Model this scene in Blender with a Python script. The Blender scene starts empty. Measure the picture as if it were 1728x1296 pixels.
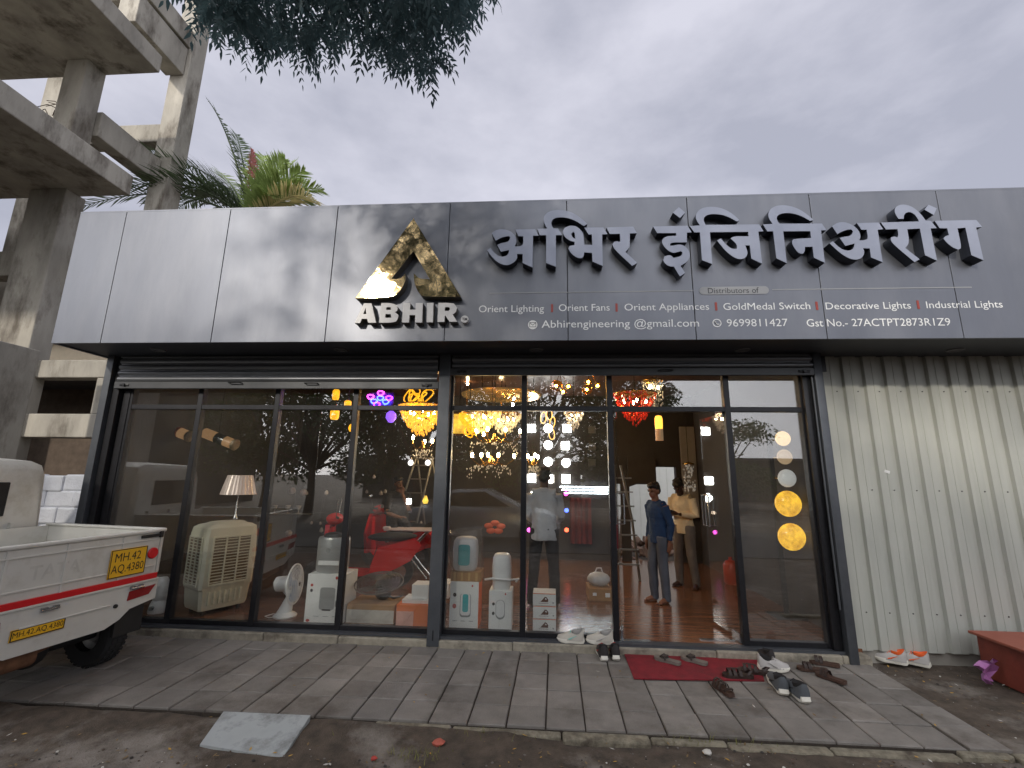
import bpy, bmesh, math, random
from mathutils import Vector, Matrix, geometry
R = math.radians
rnd = random.Random(7)
S = bpy.context.scene
COL = S.collection
# ------------------------------------------------------------------ camera
HC, DC, FPX = 1.70, 5.3, 756.0
PITCH, ROLL, YAW = 0.201416226, 0.0142103477, -0.066914652
def cam_rot(v):
    x, f, y = v
    c, s = math.cos(ROLL), math.sin(ROLL); x, y = c*x - s*y, s*x + c*y
    c, s = math.cos(PITCH), math.sin(PITCH); f, y = c*f - s*y, s*f + c*y
    c, s = math.cos(YAW), math.sin(YAW); x, f = c*x + s*f, -s*x + c*f
    return Vector((x, f, y))
def ray(px, py):
    return cam_rot(((px-864)/FPX, 1.0, -(py-648)/FPX))
def W(px, py, y=0.0):            # point of the photograph on the plane Y = y
    r = ray(px, py); k = (DC+y)/r.y
    return Vector((r.x*k, y, r.z*k+HC))
def FL(px, py, z=0.0):           # point of the photograph on the level Z = z
    r = ray(px, py); k = (z-HC)/r.z
    return Vector((r.x*k, r.y*k-DC, z))
cd = bpy.data.cameras.new('camera'); cam = bpy.data.objects.new('camera', cd); COL.objects.link(cam)
cx, cf, cu = cam_rot((1,0,0)), cam_rot((0,1,0)), cam_rot((0,0,1))
M4 = Matrix((cx, cu, -cf)).transposed().to_4x4(); M4.translation = Vector((0,-DC,HC))
cam.matrix_world = M4
cd.sensor_width = 36; cd.sensor_fit = 'HORIZONTAL'; cd.lens = 36*FPX/1728
cd.clip_start = 0.05; cd.clip_end = 2000
S.camera = cam
S.render.engine = 'CYCLES'
try:
    S.cycles.use_denoising = True; S.cycles.denoiser = 'OPENIMAGEDENOISE'
except Exception: pass
S.cycles.max_bounces = 8; S.cycles.transparent_max_bounces = 24; S.cycles.glossy_bounces = 5
S.cycles.diffuse_bounces = 4; S.cycles.sample_clamp_indirect = 4; S.cycles.caustics_reflective = False
S.cycles.caustics_refractive = False
S.view_settings.view_transform = 'Standard'; S.view_settings.look = 'None'
S.view_settings.exposure = 0.35; S.view_settings.gamma = 1
# ------------------------------------------------------------------ sky and sun
rs = ray(640, 486); SUND = Vector((rs.x, -rs.y, rs.z)).normalized()      # towards the sun, behind the camera
sun_el = math.asin(SUND.z); sun_az = math.atan2(SUND.x, SUND.y)
wd = bpy.data.worlds.new('World'); S.world = wd; wd.use_nodes = True
nt = wd.node_tree; nt.nodes.clear()
def wn(t, **k):
    n = nt.nodes.new(t)
    for a, b in k.items(): setattr(n, a, b)
    return n
out = wn('ShaderNodeOutputWorld'); bg = wn('ShaderNodeBackground'); bg.inputs['Strength'].default_value = 0.1
sky = wn('ShaderNodeTexSky', sky_type='NISHITA', sun_disc=False, sun_elevation=sun_el, sun_rotation=sun_az)
tc = wn('ShaderNodeTexCoord'); mp = wn('ShaderNodeMapping'); mp.inputs['Scale'].default_value = (1.0,1.0,2.2)
no = wn('ShaderNodeTexNoise'); no.inputs['Scale'].default_value = 2.3; no.inputs['Detail'].default_value = 7; no.inputs['Roughness'].default_value = .55
rp = wn('ShaderNodeValToRGB')
rp.color_ramp.elements[0].position = .36; rp.color_ramp.elements[0].color = (3.7,3.8,4.55,1)
rp.color_ramp.elements[1].position = .64; rp.color_ramp.elements[1].color = (5.9,5.9,6.7,1)
mx = wn('ShaderNodeMix', data_type='RGBA'); mx.inputs['Factor'].default_value = .93
dp = wn('ShaderNodeVectorMath', operation='DOT_PRODUCT'); dp.inputs[1].default_value = SUND
cl = wn('ShaderNodeMath', operation='MAXIMUM'); cl.inputs[1].default_value = 0
pw = wn('ShaderNodeMath', operation='POWER'); pw.inputs[1].default_value = 2
mu = wn('ShaderNodeMath', operation='MULTIPLY'); mu.inputs[1].default_value = 18
ad = wn('ShaderNodeMix', data_type='RGBA', blend_type='ADD'); ad.inputs['Factor'].default_value = 1
L = nt.links.new
L(tc.outputs['Generated'], mp.inputs['Vector']); L(mp.outputs['Vector'], no.inputs['Vector']); L(no.outputs['Fac'], rp.inputs['Fac'])
L(sky.outputs['Color'], mx.inputs['A']); L(rp.outputs['Color'], mx.inputs['B'])
L(tc.outputs['Generated'], dp.inputs[0]); L(dp.outputs['Value'], cl.inputs[0]); L(cl.outputs[0], pw.inputs[0]); L(pw.outputs[0], mu.inputs[0])
L(mx.outputs['Result'], ad.inputs['A']); L(mu.outputs[0], ad.inputs['B'])
L(ad.outputs['Result'], bg.inputs['Color']); L(bg.outputs[0], out.inputs['Surface'])
sl = bpy.data.lights.new('sun', 'SUN'); sl.energy = 1.8; sl.angle = R(2.5); sl.color = (1,.92,.8)
so = bpy.data.objects.new('sun', sl); COL.objects.link(so); so.location = (0,-20,20)
so.rotation_euler = SUND.to_track_quat('Z','Y').to_euler()
# ------------------------------------------------------------------ materials
def lin(r, g, b):
    return tuple((c/255/12.92 if c/255 <= .04045 else ((c/255+.055)/1.055)**2.4) for c in (r,g,b))
_mats = {}
def mat(name, col, rough=.6, metal=0., var=.12, vs=6., bump=0., bs=40., emit=0., ecol=None, alpha=1., dirt=None, ds=2.5, dth=(.5,.7), spec=.5, stretch=None, trans=0., leaf=0.):
    if name in _mats: return _mats[name]
    m = bpy.data.materials.new(name); m.use_nodes = True; t = m.node_tree; b = t.nodes['Principled BSDF']
    b.inputs['Roughness'].default_value = rough; b.inputs['Metallic'].default_value = metal
    b.inputs['Specular IOR Level'].default_value = spec; b.inputs['Alpha'].default_value = alpha
    b.inputs['Transmission Weight'].default_value = trans
    c4 = (*col, 1)
    tcn = t.nodes.new('ShaderNodeTexCoord'); src = tcn.outputs['Object']
    if stretch:
        mpn = t.nodes.new('ShaderNodeMapping'); mpn.inputs['Scale'].default_value = stretch
        t.links.new(src, mpn.inputs['Vector']); src = mpn.outputs['Vector']
    n = t.nodes.new('ShaderNodeTexNoise'); n.inputs['Scale'].default_value = vs; n.inputs['Detail'].default_value = 6; n.inputs['Roughness'].default_value = .6
    t.links.new(src, n.inputs['Vector'])
    r = t.nodes.new('ShaderNodeValToRGB')
    r.color_ramp.elements[0].position = .25; r.color_ramp.elements[0].color = (*[max(0,c*(1-var*1.6)) for c in col],1)
    r.color_ramp.elements[1].position = .75; r.color_ramp.elements[1].color = (*[min(1,c*(1+var*1.3)) for c in col],1)
    t.links.new(n.outputs['Fac'], r.inputs['Fac']); colout = r.outputs['Color']
    if dirt:
        n2 = t.nodes.new('ShaderNodeTexNoise'); n2.inputs['Scale'].default_value = ds; n2.inputs['Detail'].default_value = 9; n2.inputs['Roughness'].default_value = .68
        t.links.new(src, n2.inputs['Vector'])
        r2 = t.nodes.new('ShaderNodeValToRGB'); r2.color_ramp.elements[0].position = dth[0]; r2.color_ramp.elements[0].color = (0,0,0,1)
        r2.color_ramp.elements[1].position = dth[1]; r2.color_ramp.elements[1].color = (1,1,1,1)
        t.links.new(n2.outputs['Fac'], r2.inputs['Fac'])
        x = t.nodes.new('ShaderNodeMix'); x.data_type = 'RGBA'; x.inputs['B'].default_value = (*dirt,1)
        t.links.new(r2.outputs['Color'], x.inputs['Factor']); t.links.new(colout, x.inputs['A']); colout = x.outputs['Result']
    t.links.new(colout, b.inputs['Base Color'])
    if bump:
        n3 = t.nodes.new('ShaderNodeTexNoise'); n3.inputs['Scale'].default_value = bs; n3.inputs['Detail'].default_value = 5
        t.links.new(src, n3.inputs['Vector'])
        bp = t.nodes.new('ShaderNodeBump'); bp.inputs['Strength'].default_value = min(1,bump); bp.inputs['Distance'].default_value = .01
        t.links.new(n3.outputs['Fac'], bp.inputs['Height']); t.links.new(bp.outputs['Normal'], b.inputs['Normal'])
    if emit:
        b.inputs['Emission Color'].default_value = (*(ecol or col),1); b.inputs['Emission Strength'].default_value = emit
        if var > 0 and ecol is None: t.links.new(colout, b.inputs['Emission Color'])
    if leaf:
        tl_ = t.nodes.new('ShaderNodeBsdfTranslucent'); t.links.new(colout, tl_.inputs['Color']); ms = t.nodes.new('ShaderNodeMixShader'); ms.inputs['Fac'].default_value = leaf
        o_ = [n_ for n_ in t.nodes if n_.type == 'OUTPUT_MATERIAL'][0]; t.links.new(b.outputs[0], ms.inputs[1]); t.links.new(tl_.outputs[0], ms.inputs[2]); t.links.new(ms.outputs[0], o_.inputs['Surface'])
    _mats[name] = m; return m
def glow(name, col, st, var=0, vs=9): return mat(name, col, .4, emit=st, ecol=None if var else col, var=var, vs=vs)
def glass_mat(name, ior, tint, rough=0.0, dust=(.008,.035)):
    m = bpy.data.materials.new(name); m.use_nodes = True; t = m.node_tree; t.nodes.clear()
    o = t.nodes.new('ShaderNodeOutputMaterial'); mixn = t.nodes.new('ShaderNodeMixShader'); 
    ge = t.nodes.new('ShaderNodeNewGeometry'); dt = t.nodes.new('ShaderNodeVectorMath'); dt.operation = 'DOT_PRODUCT'
    t.links.new(ge.outputs['Incoming'], dt.inputs[0]); t.links.new(ge.outputs['Normal'], dt.inputs[1])
    def mth(op, a, v=None, first=None):
        q = t.nodes.new('ShaderNodeMath'); q.operation = op
        if first is not None: q.inputs[0].default_value = first; t.links.new(a, q.inputs[1])
        else:
            t.links.new(a, q.inputs[0])
            if v is not None: q.inputs[1].default_value = v
        return q.outputs[0]
    r0 = ((ior-1)/(ior+1))**2
    c_ = mth('ABSOLUTE', dt.outputs['Value']); c_ = mth('SUBTRACT', c_, None, 1.0); c_ = mth('POWER', c_, 5.0); c_ = mth('MULTIPLY_ADD', c_, 1-r0); c_.node.inputs[2].default_value = r0
    tr = t.nodes.new('ShaderNodeBsdfTransparent'); tr.inputs['Color'].default_value = (*tint,1)
    g = t.nodes.new('ShaderNodeBsdfGlossy'); g.inputs['Roughness'].default_value = rough; g.inputs['Color'].default_value = (1,1,1,1)
    # dust film: a faint diffuse layer, patchy
    df = t.nodes.new('ShaderNodeBsdfDiffuse'); df.inputs['Color'].default_value = (.5,.47,.42,1)
    nz = t.nodes.new('ShaderNodeTexNoise'); nz.inputs['Scale'].default_value = 1.7; nz.inputs['Detail'].default_value = 6
    tcx = t.nodes.new('ShaderNodeTexCoord'); t.links.new(tcx.outputs['Object'], nz.inputs['Vector'])
    mr = t.nodes.new('ShaderNodeMapRange'); mr.inputs['From Min'].default_value = .35; mr.inputs['From Max'].default_value = .8; mr.inputs['To Min'].default_value = dust[0]; mr.inputs['To Max'].default_value = dust[1]
    t.links.new(nz.outputs['Fac'], mr.inputs['Value'])
    m2 = t.nodes.new('ShaderNodeMixShader'); t.links.new(mr.outputs['Result'], m2.inputs['Fac']); t.links.new(tr.outputs[0], m2.inputs[1]); t.links.new(df.outputs[0], m2.inputs[2])
    t.links.new(c_, mixn.inputs['Fac']); t.links.new(m2.outputs[0], mixn.inputs[1]); t.links.new(g.outputs[0], mixn.inputs[2])
    t.links.new(mixn.outputs[0], o.inputs['Surface'])
    return m
GLASS = glass_mat('tinted window glass', 2.05, (.94,.95,.945))
CLEAR = glass_mat('clear lamp glass', 1.45, (.9,.9,.9))
# ------------------------------------------------------------------ mesh builder
class B:
    def __init__(s): s.v=[]; s.f=[]; s.m=[]; s.s=[]
    def add(s, vs, fs, mi=0, sm=False):
        o = len(s.v); s.v += [tuple(v) for v in vs]
        for f in fs: s.f.append(tuple(i+o for i in f)); s.m.append(mi); s.s.append(sm)
        return s
    def box(s, c, d, rz=0, mi=0, bev=0, rot=None):
        hx, hy, hz = d[0]/2, d[1]/2, d[2]/2
        bm = bmesh.new(); bmesh.ops.create_cube(bm, size=1)
        for v in bm.verts: v.co = Vector((v.co.x*d[0], v.co.y*d[1], v.co.z*d[2]))
        if bev: bmesh.ops.bevel(bm, geom=bm.edges[:], offset=min(bev, .45*min(d)), segments=2, affect='EDGES', profile=.5)
        m = rot if rot is not None else Matrix.Rotation(rz, 3, 'Z')
        bm.verts.index_update()
        s.add([Vector(c)+m@v.co for v in bm.verts], [[v.index for v in f.verts] for f in bm.faces], mi, False); bm.free(); return s
    def bx(s, x0, x1, y0, y1, z0, z1, mi=0, bev=0):
        return s.box(((x0+x1)/2,(y0+y1)/2,(z0+z1)/2), (abs(x1-x0),abs(y1-y0),abs(z1-z0)), 0, mi, bev)
    def cyl(s, p0, p1, r0, r1=None, n=16, mi=0, caps=True):
        r1 = r0 if r1 is None else r1
        return s.tube([p0,p1], [r0,r1], n, mi, caps)
    def tube(s, path, r, n=8, mi=0, caps=True):
        P = [Vector(p) for p in path]; k = len(P); rr = r if isinstance(r,(list,tuple)) else [r]*k
        d0 = (P[1]-P[0]).normalized(); a = Vector((0,0,1)) if abs(d0.z) < .9 else Vector((1,0,0))
        u = d0.cross(a).normalized(); vs = []
        for i in range(k):
            d = (P[min(i+1,k-1)]-P[max(i-1,0)]).normalized()
            u = (u - d*u.dot(d)).normalized(); w = d.cross(u)
            for j in range(n):
                t = 2*math.pi*j/n; vs.append(P[i]+rr[i]*(math.cos(t)*u+math.sin(t)*w))
        fs = [(i*n+j, i*n+(j+1)%n, (i+1)*n+(j+1)%n, (i+1)*n+j) for i in range(k-1) for j in range(n)]
        s.add(vs, fs, mi, True)
        if caps:
            o = len(s.v)-k*n
            s.f += [tuple(o+j for j in reversed(range(n))), tuple(o+(k-1)*n+j for j in range(n))]; s.m += [mi,mi]; s.s += [True,True]
        return s
    def lathe(s, prof, c=(0,0,0), n=24, mi=0, axis=None, sx=1, sy=1):
        c = Vector(c); q = Vector((0,0,1)).rotation_difference(Vector(axis)).to_matrix() if axis is not None else Matrix.Identity(3)
        vs = [c+q@Vector((r*sx*math.cos(2*math.pi*j/n), r*sy*math.sin(2*math.pi*j/n), z)) for r,z in prof for j in range(n)]
        fs = [(i*n+j, i*n+(j+1)%n, (i+1)*n+(j+1)%n, (i+1)*n+j) for i in range(len(prof)-1) for j in range(n)]
        return s.add(vs, fs, mi, True)
    def sph(s, c, r, n=14, mi=0, rot=None):
        rx,ry,rz = r if isinstance(r,(tuple,list)) else (r,r,r); c = Vector(c); vs=[]; m = rot or Matrix.Identity(3)
        h = max(4,n//2)
        for i in range(h+1):
            a = math.pi*i/h
            for j in range(n):
                t = 2*math.pi*j/n; vs.append(c+m@Vector((rx*math.sin(a)*math.cos(t), ry*math.sin(a)*math.sin(t), rz*math.cos(a))))
        fs = [(i*n+j, (i+1)*n+j, (i+1)*n+(j+1)%n, i*n+(j+1)%n) for i in range(h) for j in range(n)]
        return s.add(vs, fs, mi, True)
    def prism(s, loops, fn, d, mi=0, side=None):
        """loops: outer and holes as 2-D points; fn(u,v) -> front point; d: vector from front to back"""
        side = mi if side is None else side; d = Vector(d)
        lp = []
        for k, l in enumerate(loops):
            a = sum(l[i][0]*l[(i+1)%len(l)][1]-l[(i+1)%len(l)][0]*l[i][1] for i in range(len(l)))
            lp.append(l if (a > 0) == (k == 0) else l[::-1])
        tris = geometry.tessellate_polygon([[Vector((p[0],p[1],0)) for p in l] for l in lp])
        F = [Vector(fn(*p)) for l in lp for p in l]; n = len(F)
        nd = d
        vs = F+[p+d for p in F]; fs=[]
        for t in tris:
            nrm = (F[t[1]]-F[t[0]]).cross(F[t[2]]-F[t[0]])
            tt = t if nrm.dot(nd) < 0 else t[::-1]
            fs.append((tuple(tt),mi)); fs.append((tuple(i+n for i in reversed(tt)),mi))
        o = 0
        for l in lp:
            k = len(l)
            for i in range(k):
                a,b = o+i, o+(i+1)%k; fs.append(((a,b,b+n,a+n),side))
            o += k
        off = len(s.v); s.v += [tuple(v) for v in vs]
        for f,m in fs: s.f.append(tuple(i+off for i in f)); s.m.append(m); s.s.append(False)
        return s
    def mesh(s, me0, fn, mi=0):
        return s.add([fn(v.co) for v in me0.vertices], [list(p.vertices) for p in me0.polygons], mi)
    def build(s, name, mats, parent=None, loc=None, rot=None, world=False, kind=None, label=None, sharp=38, recalc=True):
        me = bpy.data.meshes.new(name); me.from_pydata(s.v, [], s.f)
        for m in (mats if isinstance(mats,(list,tuple)) else [mats]): me.materials.append(m)
        me.polygons.foreach_set('material_index', s.m); me.polygons.foreach_set('use_smooth', s.s)
        if recalc:
            bm = bmesh.new(); bm.from_mesh(me); bmesh.ops.recalc_face_normals(bm, faces=bm.faces[:]); bm.to_mesh(me); bm.free()
        me.update()
        if any(s.s): me.set_sharp_from_angle(angle=R(sharp))
        o = bpy.data.objects.new(name, me); COL.objects.link(o)
        if loc is not None: o.location = loc
        if rot is not None: o.rotation_euler = rot
        if parent is not None:
            o.parent = parent
            if world: o.matrix_parent_inverse = Matrix.Translation(-Vector(parent.location))
        if kind: o['kind'] = kind
        if label: o['label'] = label
        return o
def sun_gap(p, rad, a=None):
    a = Vector((-2.05,-.87,3.62)) if a is None else a; v = Vector(p)-a; return (v-SUND*v.dot(SUND)).length < rad
def tag(o, label, cat, group=None, kind=None):
    o['label'] = label; o['category'] = cat
    if group: o['group'] = group
    if kind: o['kind'] = kind
    return o
def thing(name, label, cat, loc=(0,0,0), rz=0, group=None):
    o = bpy.data.objects.new(name, None); COL.objects.link(o); o.empty_display_size = .1
    o.location = loc; o.rotation_euler = (0,0,rz); return tag(o, label, cat, group)
def dup(root, loc, rz=None, label=None, sc=None):
    def cp(o, par):
        c = o.copy(); COL.objects.link(c)
        if par is not None: c.parent = par
        for ch in KIDS(o): cp(ch, c)
        return c
    r = cp(root, None); r.location = loc
    if rz is not None: r.rotation_euler = (0,0,rz)
    if label: r['label'] = label
    if sc: r.scale = (sc,sc,sc)
    return r
def KIDS(o): return [c for c in list(COL.objects) if c.parent == o]
def evaluated(o):
    bpy.context.view_layer.update()
    dg = bpy.context.evaluated_depsgraph_get()
    me = bpy.data.meshes.new_from_object(o.evaluated_get(dg))
    return me
_tx = {}
def text_mesh(s, bold=0.0):
    """flat text mesh, and its width and cap height"""
    if (s,bold) in _tx: return _tx[(s,bold)]
    c = bpy.data.curves.new('lettering','FONT'); c.body = s; c.size = 1; c.offset = bold; c.resolution_u = 3
    o = bpy.data.objects.new('lettering', c); COL.objects.link(o); me = evaluated(o); bpy.data.objects.remove(o); bpy.data.curves.remove(c)
    xs = [v.co.x for v in me.vertices]; ys = [v.co.y for v in me.vertices]
    _tx[(s,bold)] = (me, min(xs), max(xs), min(ys), max(ys)); return _tx[(s,bold)]
def put_text(b, s, fn, w, h, bold=0.01, mi=0):
    """fn(u,v) places; w is the width the text is fitted to, h the full height (None keeps the aspect)"""
    me, x0, x1, y0, y1 = text_mesh(s, bold); k = w/(x1-x0); ky = k if h is None else h/(y1-y0)
    b.mesh(me, lambda c: fn((c.x-x0)*k, (c.y-(y0 if h is not None else 0))*ky), mi)
def remeshed(b, vox, smooth=3):
    me = bpy.data.meshes.new('body'); me.from_pydata(b.v, [], b.f)
    bm = bmesh.new(); bm.from_mesh(me); bmesh.ops.recalc_face_normals(bm, faces=bm.faces[:]); bm.to_mesh(me); bm.free()
    o = bpy.data.objects.new('body', me); COL.objects.link(o)
    m = o.modifiers.new('r','REMESH'); m.mode = 'VOXEL'; m.voxel_size = vox
    k = o.modifiers.new('s','SMOOTH'); k.iterations = smooth; k.factor = .5
    r = evaluated(o); bpy.data.objects.remove(o)
    for p in r.polygons: p.use_smooth = True
    r.materials.clear()
    return r
def wrinkle(me, amp, fr, seed=0.):
    from mathutils import noise as mn_
    co = [v.co+v.normal*amp*(mn_.noise(Vector((v.co.x*fr+seed,v.co.y*fr,v.co.z*fr*.55)))+.5*mn_.noise(Vector((v.co.x*fr*2.3,v.co.y*fr*2.3+seed,v.co.z*fr*1.6)))) for v in me.vertices]
    for v, c in zip(me.vertices, co): v.co = c
    return me
def mesh_obj(name, me, m, parent):
    me.name = name; me.materials.append(m); o = bpy.data.objects.new(name, me); COL.objects.link(o); o.parent = parent; return o
# ------------------------------------------------------------------ ground and pavement
from mathutils import noise as mn
def grade(lo, hi, dense, far):
    a = [far[0]]; v = lo
    out_ = list(far[0]) ; 
    while v < hi: out_.append(v); v += dense
    return out_+[hi]+list(far[1])
gx = grade(-7, 7, .09, ([-400,-150,-60,-30,-15,-10],[10,15,30,60,150,400]))
gy = grade(-4.6, .3, .09, ([-400,-150,-60,-30,-18,-12,-8,-6],[2,6,15,40,150,400]))
b = B(); vs = []
for y in gy:
    for x in gx:
        near = -7 <= x <= 7 and -4.6 <= y <= .3
        h = (mn.noise(Vector((x*1.3,y*1.3,0)))*.02+mn.noise(Vector((x*6,y*6,3)))*.008+mn.noise(Vector((x*17,y*17,5)))*.004) if near else 0
        if near and -2.0 < y < -1.42 and x < .2: h += .05*min(1,(.2-x)/1.2)*max(0,min(1,.75+1.3*mn.noise(Vector((x*2.2,y*5,9)))))*min(1,(-1.40-y)/.12)*min(1,(y+2.0)/.25)
        vs.append((x,y,-.15+h-(.03 if (y > -1.55 and x < 3.3) else 0)))
n = len(gx)
b.add(vs, [(j*n+i,j*n+i+1,(j+1)*n+i+1,(j+1)*n+i) for j in range(len(gy)-1) for i in range(n-1)], 0, True)
gm = mat('dirt and worn asphalt', lin(80,70,60), .95, var=.35, vs=9, bump=.9, bs=95, dirt=lin(128,121,113), ds=1.1, dth=(.53,.66))
b.build('ground', gm, kind='structure', recalc=False)
B().bx(-150,150,-11.5,-6.3,-.2,-.13).build('road', mat('asphalt', lin(70,68,66), .9, var=.2, vs=30, bump=.6, bs=120), kind='structure')
# pavement: concrete tiles in columns running to the shop
b = B(); TW = .291; x0p = FL(926,1100.8,-.1).x; cols = []
i0 = -26; i1 = int((3.2-x0p)/TW)+1
shear = .03
for i in range(i0, i1):
    for j in range(5):
        y1 = -.075-.3*j; y0 = y1-.3; xa = x0p+i*TW; xb = xa+TW
        if xa > 3.22: continue
        g = .005+rnd.random()*.003; t = -.1+rnd.uniform(-.004,.004)
        if rnd.random() < .1: t -= .006
        gr = .0025
        sk = lambda x,y: x+(y+.07)*shear
        A = [(xa+g,y0+gr),(xb-g,y0+gr),(xb-g,y1-gr),(xa+g,y1-gr)]
        tl = [rnd.uniform(-.002,.002) for _ in range(4)]
        c_ = .007
        top = [(xa+g+c_,y0+gr+c_),(xb-g-c_,y0+gr+c_),(xb-g-c_,y1-gr-c_),(xa+g+c_,y1-gr-c_)]
        vs = [(sk(x,y),y,t+tl[k]) for k,(x,y) in enumerate(top)]+[(sk(x,y),y,t-.005) for x,y in A]+[(sk(x,y),y,-.18) for x,y in A]
        fs = [(0,1,2,3)]+[(4+k,4+(k+1)%4,(k+1)%4,k) for k in range(4)]+[(8+k,8+(k+1)%4,4+(k+1)%4,4+k) for k in range(4)]
        b.add(vs, fs); cols += [rnd.uniform(.80,1.15)]*len(fs)
pm = mat('grey concrete paving tile', lin(124,119,113), .85, var=.14, vs=5, bump=.5, bs=70, dirt=lin(82,75,68), ds=1.6, dth=(.5,.72))
po = b.build('pavement', pm, kind='structure', recalc=False)
at = po.data.attributes.new('tile','FLOAT','FACE'); at.data.foreach_set('value', cols)
t = pm.node_tree; an = t.nodes.new('ShaderNodeAttribute'); an.attribute_name = 'tile'
bs = t.nodes['Principled BSDF']; lk = bs.inputs['Base Color'].links[0]; srcs = lk.from_socket
mm = t.nodes.new('ShaderNodeMix'); mm.data_type = 'RGBA'; mm.blend_type = 'MULTIPLY'; mm.inputs['Factor'].default_value = 1
t.links.new(srcs, mm.inputs['A']); t.links.new(an.outputs['Fac'], mm.inputs['B']); t.links.new(mm.outputs['Result'], bs.inputs['Base Color'])
# bedding under the joints, broken kerb line in front, cement strip under the shop front
B().bx(-8,3.2,-1.58,-.02,-.19,-.118).build('pavement_bed', mat('dark joint sand', lin(58,51,44), 1, var=.3, vs=40), kind='structure')
b = B(); k = -8.0
while k < 3.3:
    w = rnd.uniform(.35,.9); d = rnd.uniform(.05,.11); zt = -.116+rnd.uniform(-.018,.004)
    if k+w < -.9: zt = -.16
    b.box((k+w/2,-1.585-d/2+.02,zt-.06),(w-.01,d,.12),rnd.uniform(-.02,.02),0,.015); k += w
b.build('kerb', mat('crumbled cement kerb', lin(132,125,108), .95, var=.25, vs=14, bump=.9, bs=50, dirt=lin(70,62,52), ds=5), kind='structure')
b = B(); k = -8.0
while k < 3.3:
    w = min(rnd.uniform(.5,1.4), 3.3-k+.001); b.box((k+w/2,-.07,-.095+rnd.uniform(-.006,.004)),(w-.004,.17+rnd.uniform(-.015,.015),.14),0,0,.012); k += w
b.build('plinth', mat('rough cement plaster', lin(150,143,128), .95, var=.2, vs=12, bump=.8, bs=60, dirt=lin(95,88,78), ds=4), kind='structure')
# ------------------------------------------------------------------ shop building
YF = -.75; ZS, ZT = 3.10, 4.735; XL, XR, YB, ZC = -5.45, 3.3, 4.6, 3.45
acp = mat('satin grey composite panel', lin(106,109,117), .4, .5, var=.06, vs=2, bump=.05, bs=300, stretch=(2,1,.5), dirt=lin(118,120,126), ds=1.2, dth=(.45,.8))
frame_m = mat('black window aluminium', (.017,.017,.02), .4, .4, var=.2, vs=20)
grey_m = mat('grey painted steel', lin(84,87,92), .45, .5, var=.1, vs=8)
inwall = mat('dark grey interior paint', lin(66,62,60), .75, var=.12, vs=4)
shop = thing('shop_building', 'single storey lamp shop with a dark grey panelled fascia and full width glass front', 'shop', (0,0,0))
wall_m = mat('cement render', lin(150,146,138), .9, var=.15, vs=3, bump=.4, bs=30)
b = B(); b.bx(XL-.15,XL,.06,YB,-.15,4.3); b.build('side_wall', [wall_m], shop)
B().bx(XR,XR+.15,.08,YB,-.15,4.3).build('side_wall', wall_m, shop)
B().bx(XL+.002,XL+.02,.2,YB-.02,0,ZC).build('interior_wall', mat('charcoal display wall', lin(74,70,67), .7, var=.1, vs=3), shop)
B().bx(XR-.02,XR-.002,.2,YB-.02,0,ZC).build('interior_wall', inwall, shop)
# back wall with the rear doorway
dx0, dx1, dz = W(1062,820,YB).x, W(1141,800,YB).x, W(1120,788,YB).z
b = B(); b.bx(XL,dx0,YB,YB+.15,-.15,4.3); b.bx(dx1,XR,YB,YB+.15,-.15,4.3); b.bx(dx0,dx1,YB,YB+.15,dz,4.3)
b.build('back_wall', mat('dark display wall', lin(58,55,56), .7, var=.12, vs=3), shop)
wood = mat('reddish brown wooden floor', lin(120,82,60), 0.16, var=.3, vs=3.5, stretch=(.6,7,1), bump=.05, bs=60, dirt=lin(86,56,42), ds=2.0)
B().bx(XL,XR,-.01,YB+.15,-.15,0).build('floor', wood, shop)
B().bx(XL,XR,.1,YB,ZC,ZC+.06).build('ceiling', mat('brown glossy false ceiling', lin(96,66,52), .3, var=.15, vs=2), shop)
B().bx(XL-.15,XR+.15,.0,YB+.15,4.3,4.45).build('roof', wall_m, shop)
# fascia
seam = [W(168.5,580.4,YF).x, W(355.2,577,YF).x, W(547.7,575.5,YF).x, W(749.3,575.4,YF).x, W(958.8,573.7,YF).x, W(1175.4,572,YF).x, W(1396.8,572,YF).x, W(1627.3,570.4,YF).x]
xs = [W(85,581,YF).x]+seam; st = (seam[-1]-seam[0])/7
while xs[-1] < 8: xs.append(xs[-1]+st)
b = B()
for a_, c_ in zip(xs[:-1], xs[1:]): b.bx(a_+.004,c_-.004,YF,YF+.03,ZS,ZT,0,.002)
b.bx(xs[0],xs[0]+.03,YF+.034,.3,ZS,ZT); b.bx(xs[0],xs[-1],YF+.035,YF+.06,ZS+.02,ZT-.02,1)
b.build('fascia', [acp, frame_m], shop)
b = B(); b.bx(xs[0]+.001,xs[-1],YF+.001,.3,ZT+.001,ZT+.02); b.build('coping', acp, shop)
sof = B(); sof.bx(xs[0]+.035,xs[-1],YF+.065,.05,ZS+.015,ZS+.05)
sof = sof.build('soffit', mat('dark soffit panel', lin(60,62,68), .5, .3, var=.08, vs=3), shop)
for px in (267,575,905,1253,1612):
    p = FL(px,590.5,ZS+.012); b = B(); b.lathe([(0,0),(.05,0),(.055,-.006),(.075,-.008),(.08,0),(.08,.004)],(p.x,p.y,ZS+.012),20)
    b.build('downlight', mat('downlight trim', lin(96,96,98), .4, .2), sof)
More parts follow.
